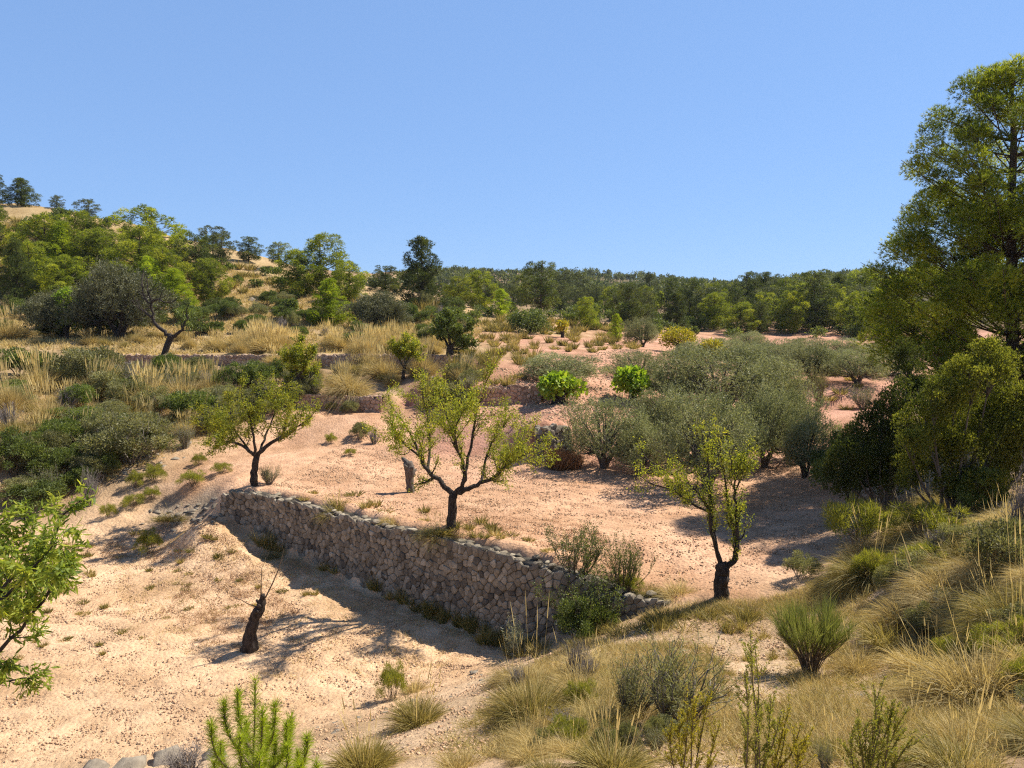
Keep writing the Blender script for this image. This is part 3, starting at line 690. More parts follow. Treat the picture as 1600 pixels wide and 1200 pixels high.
def mk_pines():
    rng = np.random.default_rng(5); K = {}
    # every proto is 8 m tall with a crown of about 2.6 m radius
    rnd_p = lambda t: 2.6 * math.sin(math.pi * min(1, .25 + t * .66)) ** .7
    con_p = lambda t: 2.5 * (1 - t) ** .75 + .3
    opn_p = lambda t: 2.4 * math.sin(math.pi * min(1, .15 + t * .74)) ** .7
    tr = lambda H, lx=0: [(0, 0, -.4), (.1, .05, H * .3), (-.05 + lx * .4, .1, H * .6), (lx, 0, H * .97)]
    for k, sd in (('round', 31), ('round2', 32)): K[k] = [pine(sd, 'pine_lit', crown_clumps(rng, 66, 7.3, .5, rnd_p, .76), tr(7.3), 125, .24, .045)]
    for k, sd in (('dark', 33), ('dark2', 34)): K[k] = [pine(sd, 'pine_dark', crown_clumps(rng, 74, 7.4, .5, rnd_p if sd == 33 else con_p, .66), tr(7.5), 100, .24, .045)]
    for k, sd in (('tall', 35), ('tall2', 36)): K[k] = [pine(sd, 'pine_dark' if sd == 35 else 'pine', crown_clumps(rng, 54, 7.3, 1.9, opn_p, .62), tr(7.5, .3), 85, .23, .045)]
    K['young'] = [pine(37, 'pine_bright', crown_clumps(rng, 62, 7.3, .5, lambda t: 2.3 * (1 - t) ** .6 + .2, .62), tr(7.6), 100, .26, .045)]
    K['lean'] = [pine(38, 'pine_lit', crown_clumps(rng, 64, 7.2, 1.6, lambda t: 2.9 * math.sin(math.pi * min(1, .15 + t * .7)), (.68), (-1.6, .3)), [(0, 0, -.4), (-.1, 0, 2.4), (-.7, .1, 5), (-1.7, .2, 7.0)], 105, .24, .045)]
    K['far'] = [pine(39, 'pine_far', crown_clumps(rng, 32, 7.3, 1.8, opn_p, .8), tr(7.5, .2), 80, .34, .075, m=3)]
    K['far2'] = [pine(40, 'pine_far', crown_clumps(rng, 36, 7.2, .8, rnd_p, .8), tr(7.4, -.2), 80, .34, .075, m=3)]
    K['far3'] = [pine(41, 'pine_far', crown_clumps(rng, 32, 7.3, 1.2, con_p, .75), tr(7.6, .1), 80, .34, .075, m=3)]
    return {k: Proto(*v[0]) for k, v in K.items()}
PINES = mk_pines()
PR = random.Random(3)
def put_pine(kind, u, vtop, D, wpx, label, group=None, cat='pine tree', vb=None):
    p = stand(u, D) if vb is None else hit(u, vb)
    if p is None: p = stand(u, D)
    H = at(u, vtop, p[1])[2] - p[2]; wd = wpx * p[1] / F_PX
    s = H / 7.9; sx = wd / 5.6
    sx = min(max(sx * 1.25, s * .5), s * (1.3 if H > 4.5 else 1.6))
    p[2] -= .05
    return PINES[kind].put(tuple(p), PR.uniform(0, 6.28), (sx, sx, s), label, cat, group)
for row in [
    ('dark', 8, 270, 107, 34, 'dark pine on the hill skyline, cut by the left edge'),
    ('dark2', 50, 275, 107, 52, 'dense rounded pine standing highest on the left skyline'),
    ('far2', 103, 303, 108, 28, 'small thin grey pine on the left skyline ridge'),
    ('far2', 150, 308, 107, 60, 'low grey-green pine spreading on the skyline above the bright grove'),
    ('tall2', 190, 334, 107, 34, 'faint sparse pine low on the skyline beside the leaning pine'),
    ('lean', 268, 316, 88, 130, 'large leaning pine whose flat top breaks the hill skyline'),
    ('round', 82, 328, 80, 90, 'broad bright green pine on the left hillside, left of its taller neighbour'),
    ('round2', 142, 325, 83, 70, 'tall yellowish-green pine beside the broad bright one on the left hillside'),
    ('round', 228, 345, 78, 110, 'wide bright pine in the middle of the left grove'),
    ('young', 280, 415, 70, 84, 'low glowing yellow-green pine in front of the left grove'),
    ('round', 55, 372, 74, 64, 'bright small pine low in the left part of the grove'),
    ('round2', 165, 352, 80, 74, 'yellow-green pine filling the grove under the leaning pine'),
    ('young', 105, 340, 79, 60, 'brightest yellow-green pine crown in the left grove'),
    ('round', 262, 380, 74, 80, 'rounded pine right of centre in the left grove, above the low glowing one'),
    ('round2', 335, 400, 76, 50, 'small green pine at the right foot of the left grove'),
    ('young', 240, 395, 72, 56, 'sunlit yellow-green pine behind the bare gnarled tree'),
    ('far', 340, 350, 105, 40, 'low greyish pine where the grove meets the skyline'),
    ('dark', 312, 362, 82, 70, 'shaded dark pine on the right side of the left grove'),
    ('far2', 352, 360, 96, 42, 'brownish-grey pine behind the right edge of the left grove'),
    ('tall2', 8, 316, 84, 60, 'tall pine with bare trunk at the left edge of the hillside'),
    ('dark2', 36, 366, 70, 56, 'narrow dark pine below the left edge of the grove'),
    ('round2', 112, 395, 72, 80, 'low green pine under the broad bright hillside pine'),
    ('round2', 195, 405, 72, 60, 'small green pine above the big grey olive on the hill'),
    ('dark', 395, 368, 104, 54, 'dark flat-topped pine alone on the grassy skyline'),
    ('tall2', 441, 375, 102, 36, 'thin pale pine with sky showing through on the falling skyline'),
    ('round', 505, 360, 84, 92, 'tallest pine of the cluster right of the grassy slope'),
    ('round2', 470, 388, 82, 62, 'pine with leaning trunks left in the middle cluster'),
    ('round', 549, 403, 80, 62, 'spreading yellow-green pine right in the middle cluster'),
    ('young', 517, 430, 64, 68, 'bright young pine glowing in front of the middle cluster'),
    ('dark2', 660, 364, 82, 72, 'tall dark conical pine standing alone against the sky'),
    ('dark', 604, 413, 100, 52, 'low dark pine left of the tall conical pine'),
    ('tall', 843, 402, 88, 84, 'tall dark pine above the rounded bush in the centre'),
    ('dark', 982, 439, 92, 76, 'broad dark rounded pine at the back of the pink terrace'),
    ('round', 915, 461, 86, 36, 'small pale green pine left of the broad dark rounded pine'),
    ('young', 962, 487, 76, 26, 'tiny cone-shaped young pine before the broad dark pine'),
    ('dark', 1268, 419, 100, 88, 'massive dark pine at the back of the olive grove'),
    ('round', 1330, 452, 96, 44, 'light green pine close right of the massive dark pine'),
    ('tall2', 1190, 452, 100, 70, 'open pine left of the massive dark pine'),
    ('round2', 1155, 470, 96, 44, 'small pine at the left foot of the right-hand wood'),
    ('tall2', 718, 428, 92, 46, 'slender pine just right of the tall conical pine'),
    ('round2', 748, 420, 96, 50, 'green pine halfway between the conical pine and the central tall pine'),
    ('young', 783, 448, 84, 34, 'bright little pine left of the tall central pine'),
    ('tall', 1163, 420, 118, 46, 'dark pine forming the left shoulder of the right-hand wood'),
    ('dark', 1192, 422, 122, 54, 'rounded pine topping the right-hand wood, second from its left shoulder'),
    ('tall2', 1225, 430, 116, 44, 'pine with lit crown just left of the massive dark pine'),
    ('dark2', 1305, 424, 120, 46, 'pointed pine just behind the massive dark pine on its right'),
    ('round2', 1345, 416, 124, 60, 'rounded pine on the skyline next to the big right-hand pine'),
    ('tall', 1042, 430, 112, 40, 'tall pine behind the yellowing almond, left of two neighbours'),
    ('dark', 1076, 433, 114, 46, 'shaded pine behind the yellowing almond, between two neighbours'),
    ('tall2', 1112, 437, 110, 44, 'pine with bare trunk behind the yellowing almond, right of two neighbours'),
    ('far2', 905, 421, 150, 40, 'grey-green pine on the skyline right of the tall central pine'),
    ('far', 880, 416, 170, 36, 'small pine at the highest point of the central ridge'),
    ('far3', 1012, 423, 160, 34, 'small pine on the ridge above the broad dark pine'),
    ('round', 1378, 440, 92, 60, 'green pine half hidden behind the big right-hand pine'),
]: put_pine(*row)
# the wood behind, tree by tree
rng = np.random.default_rng(77); kinds = ['far', 'far2', 'far3', 'tall', 'tall2', 'far2', 'dark', 'dark2', 'round', 'far']; k = 0; tries = 0; used = []
while k < 135 and tries < 4000:
    tries += 1; D = rng.uniform(96, 210); u = rng.uniform(590, 1420) if D > 110 else rng.uniform(1000, 1400)
    p = stand(u, D)
    if any((p[0] - q[0]) ** 2 + (p[1] - q[1]) ** 2 < (2.6 + D / 80) ** 2 for q in used): continue
    H = rng.uniform(3.8, 6.2) if D > 150 else rng.uniform(4, 8.2)
    vl = np.interp(u, (590, 700, 850, 1000, 1100, 1160, 1300, 1400), (455, 442, 436, 438, 444, 432, 428, 424)) + rng.uniform(0, 14); H = min(H, at(u, vl, D)[2] - p[2])
    if H < 2.6: continue
    used.append(p); k += 1; kd = kinds[rng.integers(0, 6 if D > 150 else 10)]
    sx = H / 7.9 * rng.uniform(.9, 1.35); p[2] -= .1
    PINES[kd].put(tuple(p), rng.uniform(0, 6.28), (sx, sx, H / 7.9), 'green pine among the close-grown wood filling the valley', 'pine tree', 'pines of the valley wood')
# the far ridge reads as one mass of small trees
g = Geo(); rng = np.random.default_rng(78); P0 = []
for _ in range(6000):
    D = rng.uniform(205, 450); x = rng.uniform(-130, 230)
    if vnoise(np.array([x / 30]), np.array([D / 30]), 8)[0] > -.33: P0.append((x, D))
P0 = np.array(P0)[:2900]; Z0 = ground(P0[:, 0], P0[:, 1])
for (x, y), z0 in zip(P0, Z0):
    u_ = 800 + x / y * 1180; vl = np.interp(u_, (500, 700, 790, 870, 1000, 1130, 1200, 1340, 1500), (440, 415, 421, 415, 424, 438, 431, 418, 416))
    H = min(rng.uniform(3.4, 6) + 4 * rng.random() ** 3, at(u_, vl + rng.uniform(-2, 8), y)[2] - z0); n_ = 110
    if H < 1.8: continue
    c = np.array((x, y, z0 + H * .62)); d_ = rnd_dirs(n_, rng)
    P = c + d_ * np.array((H * .36, H * .36, H * .42)) * rng.uniform(.15, .85, n_)[:, None]
    blades(g, P, nrm(d_ + np.array((0, 0, .2))), rng.uniform(.5, .9, n_), .55, 0, rng, 0, np.clip(rng.normal(.4, .25, n_) + rng.normal(0, .12), 0, 1), 1)
    tube(g, np.array([(x, y, z0 - .3), (x + .1, y, z0 + H * .7)]), [.16, .06], 3, 1, cap=False)
o = link('distant_wood', g.build('distant_wood', [M['pine_far'], M['bark_pine']])); tag(o, 'far wooded ridge of small grey-green pines along the horizon', 'wood', None, 'stuff')

# the big pine on the right
D0 = 26.5; b = stand(1583, D0)
rng = np.random.default_rng(90); cl = []
vv = np.array((92, 110, 140, 175, 210, 245, 285, 310, 340, 370, 420, 480, 530, 600, 680)); ul = np.array((1560, 1535, 1490, 1468, 1440, 1418, 1425, 1440, 1420, 1392, 1362, 1362, 1372, 1395, 1440))
for v in np.arange(104, 690, 9.5):
    dens = 1 if (v < 300) else 2
    ext = 1583 - np.interp(v, vv, ul)
    for _ in range(4 if v < 290 else 9):
        a = rng.uniform(0, 6.28); q = rng.uniform(.2, 1.05) ** .7; rp = rng.uniform(15, 29) if v < 300 else rng.uniform(16, 38)
        e = max(ext - rp * .8, 10)
        cl.append((at(1583 + math.cos(a) * e * q, v + rp * .4, D0) - b + np.array((0, math.sin(a) * e * q * D0 / F_PX, 0)), rp * D0 / F_PX))
for v in (112, 140, 176, 206, 236, 262, 326, 360, 396, 425, 455, 490, 525, 560):      # outline tufts towards the open side
    rp = rng.uniform(20, 30); u = np.interp(v, vv, ul) + rp * .8
    cl.append((at(u, v, D0) - b + np.array((0, rng.uniform(-.8, .8), 0)), rp * D0 / F_PX))
T = px([(1582,760,0),(1580,600,0),(1583,480,0),(1579,350,0),(1584,220,0),(1578,112,0)], D0, b)
root, parts = pine(91, 'pine_lit', cl, T, 245, .15, .018, m=7, limb_r=.034, tr=.27, shell=.35, twigs=3, flat=.75)
root.location = b; tag(root, 'very tall pine with a see-through top filling the right edge', 'pine tree')

def olive(seed, n_cl, leaf_n, L=.12, W=.034, mat='olive', H=3.6, Rr=2.3):
    rng = np.random.default_rng(seed); root = bpy.data.objects.new('olive_tree', None); C.objects.link(root); root.empty_display_size = .2
    g = Geo(); g2 = Geo(); ends = []
    for k in range(3):
        a = k * 2.1 + rng.uniform(-.4, .4); tube(g, smooth_path([(0, 0, -.3), (math.cos(a) * .12, math.sin(a) * .12, .3), (math.cos(a) * .45, math.sin(a) * .45, .8), (math.cos(a) * .9, math.sin(a) * .9, 1.7)], 4), np.linspace(.24, .06, 13), 8)
    for i in range(n_cl):
        a = i * 2.4 + rng.uniform(-.4, .4); t = (i + .5) / n_cl; el = math.asin(1 - 1.62 * t); q = rng.uniform(.5, 1.08); z0 = 1.55
        c = np.array((math.cos(a) * math.cos(el) * Rr * q, math.sin(a) * math.cos(el) * Rr * q, z0 + math.sin(el) * ((H - z0) if el > 0 else 1.25) * q)); r = rng.uniform(.26, .66)
        tube(g, smooth_path([(c[0] * .25, c[1] * .25, 1.0), (c[0] * .6, c[1] * .6, c[2] * .75), c], 3), np.linspace(.06, .015, 7), 4)
        n_s = int(leaf_n / n_cl / 9 * (r / .55) ** 2); P, dd = clump_pts(c, np.array((r, r, r * .9)), n_s, rng, .25, .3)
        ax = nrm(dd * .6 + np.array((0, 0, .55)) + rnd_dirs(n_s, rng) * .5)           # leafy shoots
        ln = rng.uniform(.15, .5, n_s) + .35 * (rng.random(n_s) < .12); s = rng.random((n_s, 9)); Pl = (P[:, None] + ax[:, None] * (ln[:, None] * s)[..., None]).reshape(-1, 3)
        Dl = nrm(np.repeat(ax, 9, 0) * .7 + rnd_dirs(n_s * 9, rng) * .75); ti = np.clip(rng.normal(.45, .2, n_s * 9) + rng.normal(0, .08), 0, 1)
        leaves(g2, Pl, Dl, L * rng.uniform(.7, 1.2, n_s * 9), W, rng, 0, ti)
    a = link('trunk', g.build('trunk', M['bark_grey' if seed % 2 else 'bark_dark'], True), root); b_ = link('crown', g2.build('crown', M[mat]), root)
    return Proto(root, (a, b_))
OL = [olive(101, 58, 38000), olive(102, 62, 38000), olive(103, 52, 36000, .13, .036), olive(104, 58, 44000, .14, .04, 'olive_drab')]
def put_olive(i, u, vtop, wpx, label, D, group=None, rz=None):
    p = stand(u, D); H = at(u, vtop, D)[2] - p[2]; wd = wpx * D / F_PX; p[2] -= .03
    return OL[i].put(tuple(p), PR.uniform(0, 6.28) if rz is None else rz, (wd / 4.7, wd / 4.7, H / 3.6), label, 'olive tree', group)
for row in [
    (0, 945, 625, 135, 'grey-green olive tree beside the russet reeds', 29.5),
    (1, 1052, 608, 135, 'grey-green olive tree behind the narrow upright almond', 30.5),
    (1, 1262, 650, 85, 'low olive tree beside the dark evergreen bushes on the right', 27),
    (2, 1000, 662, 90, 'low olive tree in front of the row, at the edge of the tilled soil', 28.2),
    (0, 1108, 616, 165, 'olive tree with a thick dark trunk directly behind the narrow upright almond', 26.3),
    (0, 1238, 612, 120, 'broad olive tree at the right end of the front row', 31),
    (1, 1195, 560, 110, 'olive tree right of the largest one, before the dry brown bush', 40),
    (0, 1290, 545, 96, 'middle olive tree of the far grove, right of the dry brown bush', 52),
    (2, 1225, 540, 96, 'olive tree of the far grove half behind the one left of the dry bush', 51),
    (1, 1160, 536, 90, 'olive tree of the far grove behind the largest one on its right', 53),
    (0, 1390, 552, 90, 'olive tree of the far grove brushing the tall right pine', 50),
    (2, 1085, 536, 84, 'olive tree of the far grove beside the smaller yellowing almond', 56),
    (2, 1060, 556, 110, 'olive tree left of the largest one, behind the front row', 39),
    (2, 1198, 610, 110, 'olive tree right of the narrow upright almond, reaching the shaded bushes', 29.5),
    (1, 1210, 575, 110, 'olive tree between the dry brown bush and the front row', 36),
    (0, 1128, 545, 190, 'largest olive tree of the middle row, with dark trunk showing', 37),
    (2, 877, 554, 140, 'pale rounded olive tree behind the bright fig, on the pink terrace', 41),
    (0, 1000, 549, 96, 'olive tree behind the yellow fig', 46),
    (1, 1266, 535, 92, 'olive tree behind the dry brown bush in the far grove', 47),
    (2, 1340, 546, 96, 'olive tree with bare double trunk in the far grove on the right', 46),
    (1, 1195, 532, 84, 'olive tree in the far grove left of the dry brown bush', 56),
    (0, 1250, 528, 72, 'far olive tree below the massive dark pine', 66),
    (2, 1315, 530, 72, 'far olive tree below the light green pine', 66),
    (0, 1122, 528, 80, 'far olive tree behind the largest one', 60),
    (1, 1375, 533, 70, 'far olive tree next to the edge of the tall right pine', 66),
    (1, 1003, 498, 56, 'small silvery olive tree at the back of the pink terrace', 68),
    (2, 1165, 520, 70, 'distant olive tree right of the yellowing almond', 72),
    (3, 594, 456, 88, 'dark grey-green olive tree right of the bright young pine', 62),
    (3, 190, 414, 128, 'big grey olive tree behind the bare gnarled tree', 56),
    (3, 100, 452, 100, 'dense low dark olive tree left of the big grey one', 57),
]: put_olive(*row)

# fig trees and yellowing almonds
def leafy(name, u, D, vtop, wpx, mat, label, cat, seed, leafL, leafW, n_l, n_cl=16, base_z=.28, bark='bark_dark', tr=.14, sq=.85):
    rng = np.random.default_rng(seed); p = stand(u, D); H = at(u, vtop, D)[2] - p[2]; Rr = wpx * D / F_PX / 2
    root = thing(name, tuple(p), label, cat); g = Geo(); g2 = Geo()
    tube(g, smooth_path([(0, 0, -.2), (.04, .02, H * base_z * .6), (0, .05, H * base_z * 1.1)], 4), np.linspace(tr * 1.3, tr, 9), 8)
    for i in range(n_cl):
        a = i * 2.4 + rng.uniform(-.5, .5); q = rng.uniform(.3, .85); t = (i + .5) / n_cl; r = Rr * rng.uniform(.26, .42)
        c = np.array((math.cos(a) * Rr * q * (1 - .45 * t), math.sin(a) * Rr * q * (1 - .45 * t), H * (base_z + .12 + (1 - base_z - .12) * t) - r * .5 * t))
        tube(g, smooth_path([(0, 0, H * base_z * .9), c * (.5, .5, .8), c], 3), np.linspace(tr * .45, .015, 7), 5)
        n_ = int(n_l / n_cl); P, dd = clump_pts(c, np.array((r, r, r * sq)), n_, rng, .4, .3)
        leaves(g2, P, nrm(dd * .6 + rnd_dirs(n_, rng) * .7 + np.array((0, 0, -.1))), leafL * rng.uniform(.6, 1.2, n_), leafW, rng, 0, np.clip(rng.normal(.5, .2, n_) + rng.normal(0, .1), 0, 1))
    link('trunk', g.build('trunk', M[bark], True), root); link('crown', g2.build('crown', M[mat]), root); return root
leafy('fig_tree', 872, 37.2, 586, 84, 'fig', 'bright green fig tree with a dark stub trunk on pink soil', 'fig tree', 201, .26, .2, 1500, tr=.3)
leafy('fig_tree', 988, 38.5, 577, 72, 'fig', 'bright yellow-green fig tree between the olives', 'fig tree', 202, .26, .2, 1500, tr=.2)
leafy('almond_tree', 1058, 62, 514, 78, 'yellow', 'wide yellowing almond tree beyond the olive grove', 'almond tree', 203, .2, .1, 2600)
leafy('almond_tree', 1110, 54, 532, 50, 'yellow', 'smaller yellowing almond tree among the far olives', 'almond tree', 204, .2, .1, 1500)
leafy('almond_tree', 878, 68, 500, 26, 'yellow', 'tiny leaning yellow almond tree at the back of the pink terrace', 'almond tree', 205, .2, .1, 700)
leafy('almond_tree', 1420, 52, 520, 40, 'yellow', 'yellow-green tree peeping out beside the tall right pine', 'almond tree', 206, .2, .1, 1000)
leafy('holm_oak', 826, 70, 486, 80, 'shrub_dark', 'rounded dark bush-like oak under the tall central pine', 'oak tree', 207, .22, .1, 5000, 22, .1)
leafy('holm_oak', 160, 57.5, 470, 60, 'shrub_dark', 'shaded dark oak in front of the big grey olive', 'oak tree', 208, .2, .1, 4000, 18, .1)
leafy('holm_oak', 455, 66, 468, 36, 'shrub_dark', 'small almost black bush under the middle pine cluster', 'oak tree', 209, .2, .1, 2500, 14, .08)
leafy('holm_oak', 108, 56, 448, 44, 'fig', 'bright green young oak inside the dark bushes left of the big olive', 'oak tree', 210, .2, .1, 1500, 12, .1)

# ------------------------------------------------------------------ shrubs and tussocks (protos of nominal size 1 m)
def one(name, me): return Proto(link(name, me))
def mk_tussock(seed, mat, n_, L, W, up, droop, spread, rad=.16, stalks=0, smat='straw', seg=4):
    rng = np.random.default_rng(seed); g = Geo(); a = rng.uniform(0, 6.28, n_); r = rad * np.sqrt(rng.random(n_))
    P = np.stack([np.cos(a) * r, np.sin(a) * r, np.full(n_, -.04)], 1)
    Dv = nrm(np.stack([np.cos(a) * r / rad * spread, np.sin(a) * r / rad * spread, np.full(n_, up)], 1) + rng.normal(size=(n_, 3)) * .36 + (vnoise(a * 2.2, r * 9 + seed, seed) * .8)[:, None] * np.array((.6, .6, .5)))
    blades(g, P, Dv, L * rng.uniform(.55, 1.1, n_), W, droop * rng.uniform(.4, 1.3, n_), rng, 0, np.clip(rng.normal(.45, .24, n_), 0, 1), seg)
    k = stalks
    if k:
        a = rng.uniform(0, 6.28, k); Dv = nrm(np.stack([np.cos(a) * .35 * rng.random(k), np.sin(a) * .35 * rng.random(k), np.ones(k)], 1))
        r = rad * rng.random(k); P = np.stack([np.cos(a) * r, np.sin(a) * r, np.zeros(k)], 1); Ls = L * rng.uniform(1.1, 1.5, k); dr = rng.uniform(.0, .12, k)
        blades(g, P, Dv, Ls, W * .9, dr, rng, 1, rng.uniform(.5, 1, k), 3)
        tip = P + Dv * (Ls * .8)[:, None]; tip[:, 2] -= dr * Ls * .64
        blades(g, tip, Dv, Ls * .22, W * 2.4, dr, rng, 1, rng.uniform(.6, 1, k), 2)
    return one('grass_tussock', g.build('grass_tussock', [M[mat], M[smat]]))
TUS = {
    'esparto': [mk_tussock(301, 'straw_green', 3400, 1.0, .008, .62, .75, 1.0, .24, 5), mk_tussock(302, 'straw', 3200, 1.0, .008, .5, .8, 1.1, .26, 4)],
    'straw':   [mk_tussock(303, 'straw', 2000, .85, .010, 1.0, .4, .7, .2, 60), mk_tussock(304, 'straw', 1900, .9, .010, 1.1, .35, .62, .22, 70)],
    'fan':     [mk_tussock(305, 'straw', 2200, 1.15, .009, .7, .8, 1.0, .18, 8)],
    'green':   [mk_tussock(306, 'straw_green', 2200, .8, .010, .9, .45, .85, .22, 14), mk_tussock(307, 'straw_green', 2200, .85, .010, .8, .5, .95, .22, 20)],
    'low':     [mk_tussock(308, 'straw', 900, .6, .008, .9, .5, 1.0, .3, 6), mk_tussock(309, 'straw_green', 900, .6, .008, .8, .5, 1.0, .3, 4)],
    'russet':  [mk_tussock(310, 'russet', 1500, .9, .018, 1.5, .1, .35, .38, 0)],
}
def mk_shrub(seed, fol, stem, n_st, n_leaf, L, W, shape='round', spread=.8, bare=.0, lance=False, name='shrub', cl=30):
    rng = np.random.default_rng(seed); root = bpy.data.objects.new(name, None); C.objects.link(root); root.empty_display_size = .2
    g = Geo(); g2 = Geo(); tw = []
    for i in range(n_st):
        a = i * 2.4 + rng.uniform(-.4, .4); sp = spread * rng.uniform(.15, 1.)
        grow(g, (math.cos(a) * .06, math.sin(a) * .06, -.05), (math.cos(a) * sp, math.sin(a) * sp, 1.), rng.uniform(.55, .75), .014, 1, 3 if n_st < 26 else 2, tw, rng, .18, .16, (2, 4), .6, .65, 4)
    parts = [link('stems', g.build('stems', M[stem]), root)]
    if n_leaf:
        if shape == 'twig': 
            tot = sum(np.linalg.norm(P[-1] - P[0]) for P in tw); twig_leaves(g2, tw, n_leaf / tot, L, W, rng, -.2, lance, jit=.02)
        else:
            for i in range(cl):
                a = i * 2.4 + rng.uniform(-.4, .4); t = (i + .5) / cl; el = math.asin(1 - 1.25 * t); q = rng.uniform(.45, 1.05)
                c = np.array((math.cos(a) * math.cos(el) * .62 * q, math.sin(a) * math.cos(el) * .62 * q, .42 + math.sin(el) * .5 * q)); r = rng.uniform(.08, .22)
                k = int(n_leaf / cl * (r / .16) ** 2); P, dd = clump_pts(c, np.array((r, r, r * .9)), k, rng, .2, .2)
                ti = np.clip(rng.normal(.45, .2, k) + rng.normal(0, .1), 0, 1); Dv = nrm(dd * .6 + np.array((0, 0, .5)) + rnd_dirs(k, rng) * .6)
                if shape == 'spike': blades(g2, P, Dv, L * rng.uniform(.7, 1.2, k), W, 0, rng, 0, ti, 1)
                else: leaves(g2, P, Dv, L * rng.uniform(.7, 1.2, k), W, rng, 0, ti)
        parts.append(link('foliage', g2.build('foliage', M[fol]), root))
    return Proto(root, parts)
SHR = {
    'green':  [mk_shrub(401, 'shrub_green', 'twig_brown', 9, 9000, .055, .022), mk_shrub(402, 'shrub_green', 'twig_brown', 9, 8000, .06, .025)],
    'drab':   [mk_shrub(403, 'shrub_drab', 'twig_grey', 10, 9000, .06, .018), mk_shrub(404, 'shrub_drab', 'twig_brown', 10, 9000, .055, .02)],
    'dark':   [mk_shrub(405, 'shrub_dark', 'twig_brown', 9, 10000, .06, .024), mk_shrub(406, 'shrub_dark', 'twig_brown', 9, 9000, .06, .026)],
    'yellow': [mk_shrub(407, 'shrub_yellow', 'twig_brown', 12, 4200, .11, .014, 'spike', cl=26), mk_shrub(408, 'shrub_yellow', 'twig_brown', 12, 4000, .12, .014, 'spike', cl=22)],
    'dead':   [mk_shrub(409, 'twig_grey', 'twig_grey', 34, 1500, .10, .008, 'twig', .7), mk_shrub(410, 'shrub_drab', 'twig_grey', 34, 2600, .10, .008, 'twig', .6)],
    'thorn':  [mk_shrub(411, 'shrub_dark', 'twig_brown', 22, 4200, .035, .015, 'twig', 1.1)],
    'pale':   [mk_shrub(412, 'pale', 'twig_grey', 14, 2000, .06, .03, 'twig', .8)],
}
OR = random.Random(9)
def foot(u, v, D=None):
    p = stand(u, D) if D else hit(u, v)
    return p if p is not None else stand(u, 60)
def put_t(kind, u, v, wpx, hpx, label, group=None, D=None):
    p = foot(u, v, D); s = p[1] / F_PX; h = hpx * s; w_ = wpx * s; P = TUS[kind][OR.randrange(len(TUS[kind]))]
    hn = {'esparto': .75, 'straw': 1.1, 'fan': .75, 'green': .95, 'low': .55, 'russet': .95}[kind]; wn = {'esparto': 1.7, 'straw': 1.2, 'fan': 1.9, 'green': 1.3, 'low': 1.1, 'russet': 1.3}[kind]
    r = P.put(tuple(p - (0, 0, .02)), OR.uniform(0, 6.28), (w_ / wn, w_ / wn * OR.uniform(.7, 1.2), h / hn), label, 'grass tussock', group); r.rotation_euler = (OR.uniform(-.22, .22), OR.uniform(-.22, .22), OR.uniform(0, 6.28)); return r
def put_s(kind, u, v, wpx, hpx, label, group=None, D=None, cat='shrub'):
    p = foot(u, v, D); s = p[1] / F_PX; P = SHR[kind][OR.randrange(len(SHR[kind]))]
    r = P.put(tuple(p - (0, 0, .02)), 0, (wpx * s / 1.35, wpx * s / 1.35 * OR.uniform(.75, 1.1), hpx * s / 1.0), label, cat, group); r.rotation_euler = (OR.uniform(-.15, .15), OR.uniform(-.15, .15), OR.uniform(0, 6.28)); return r

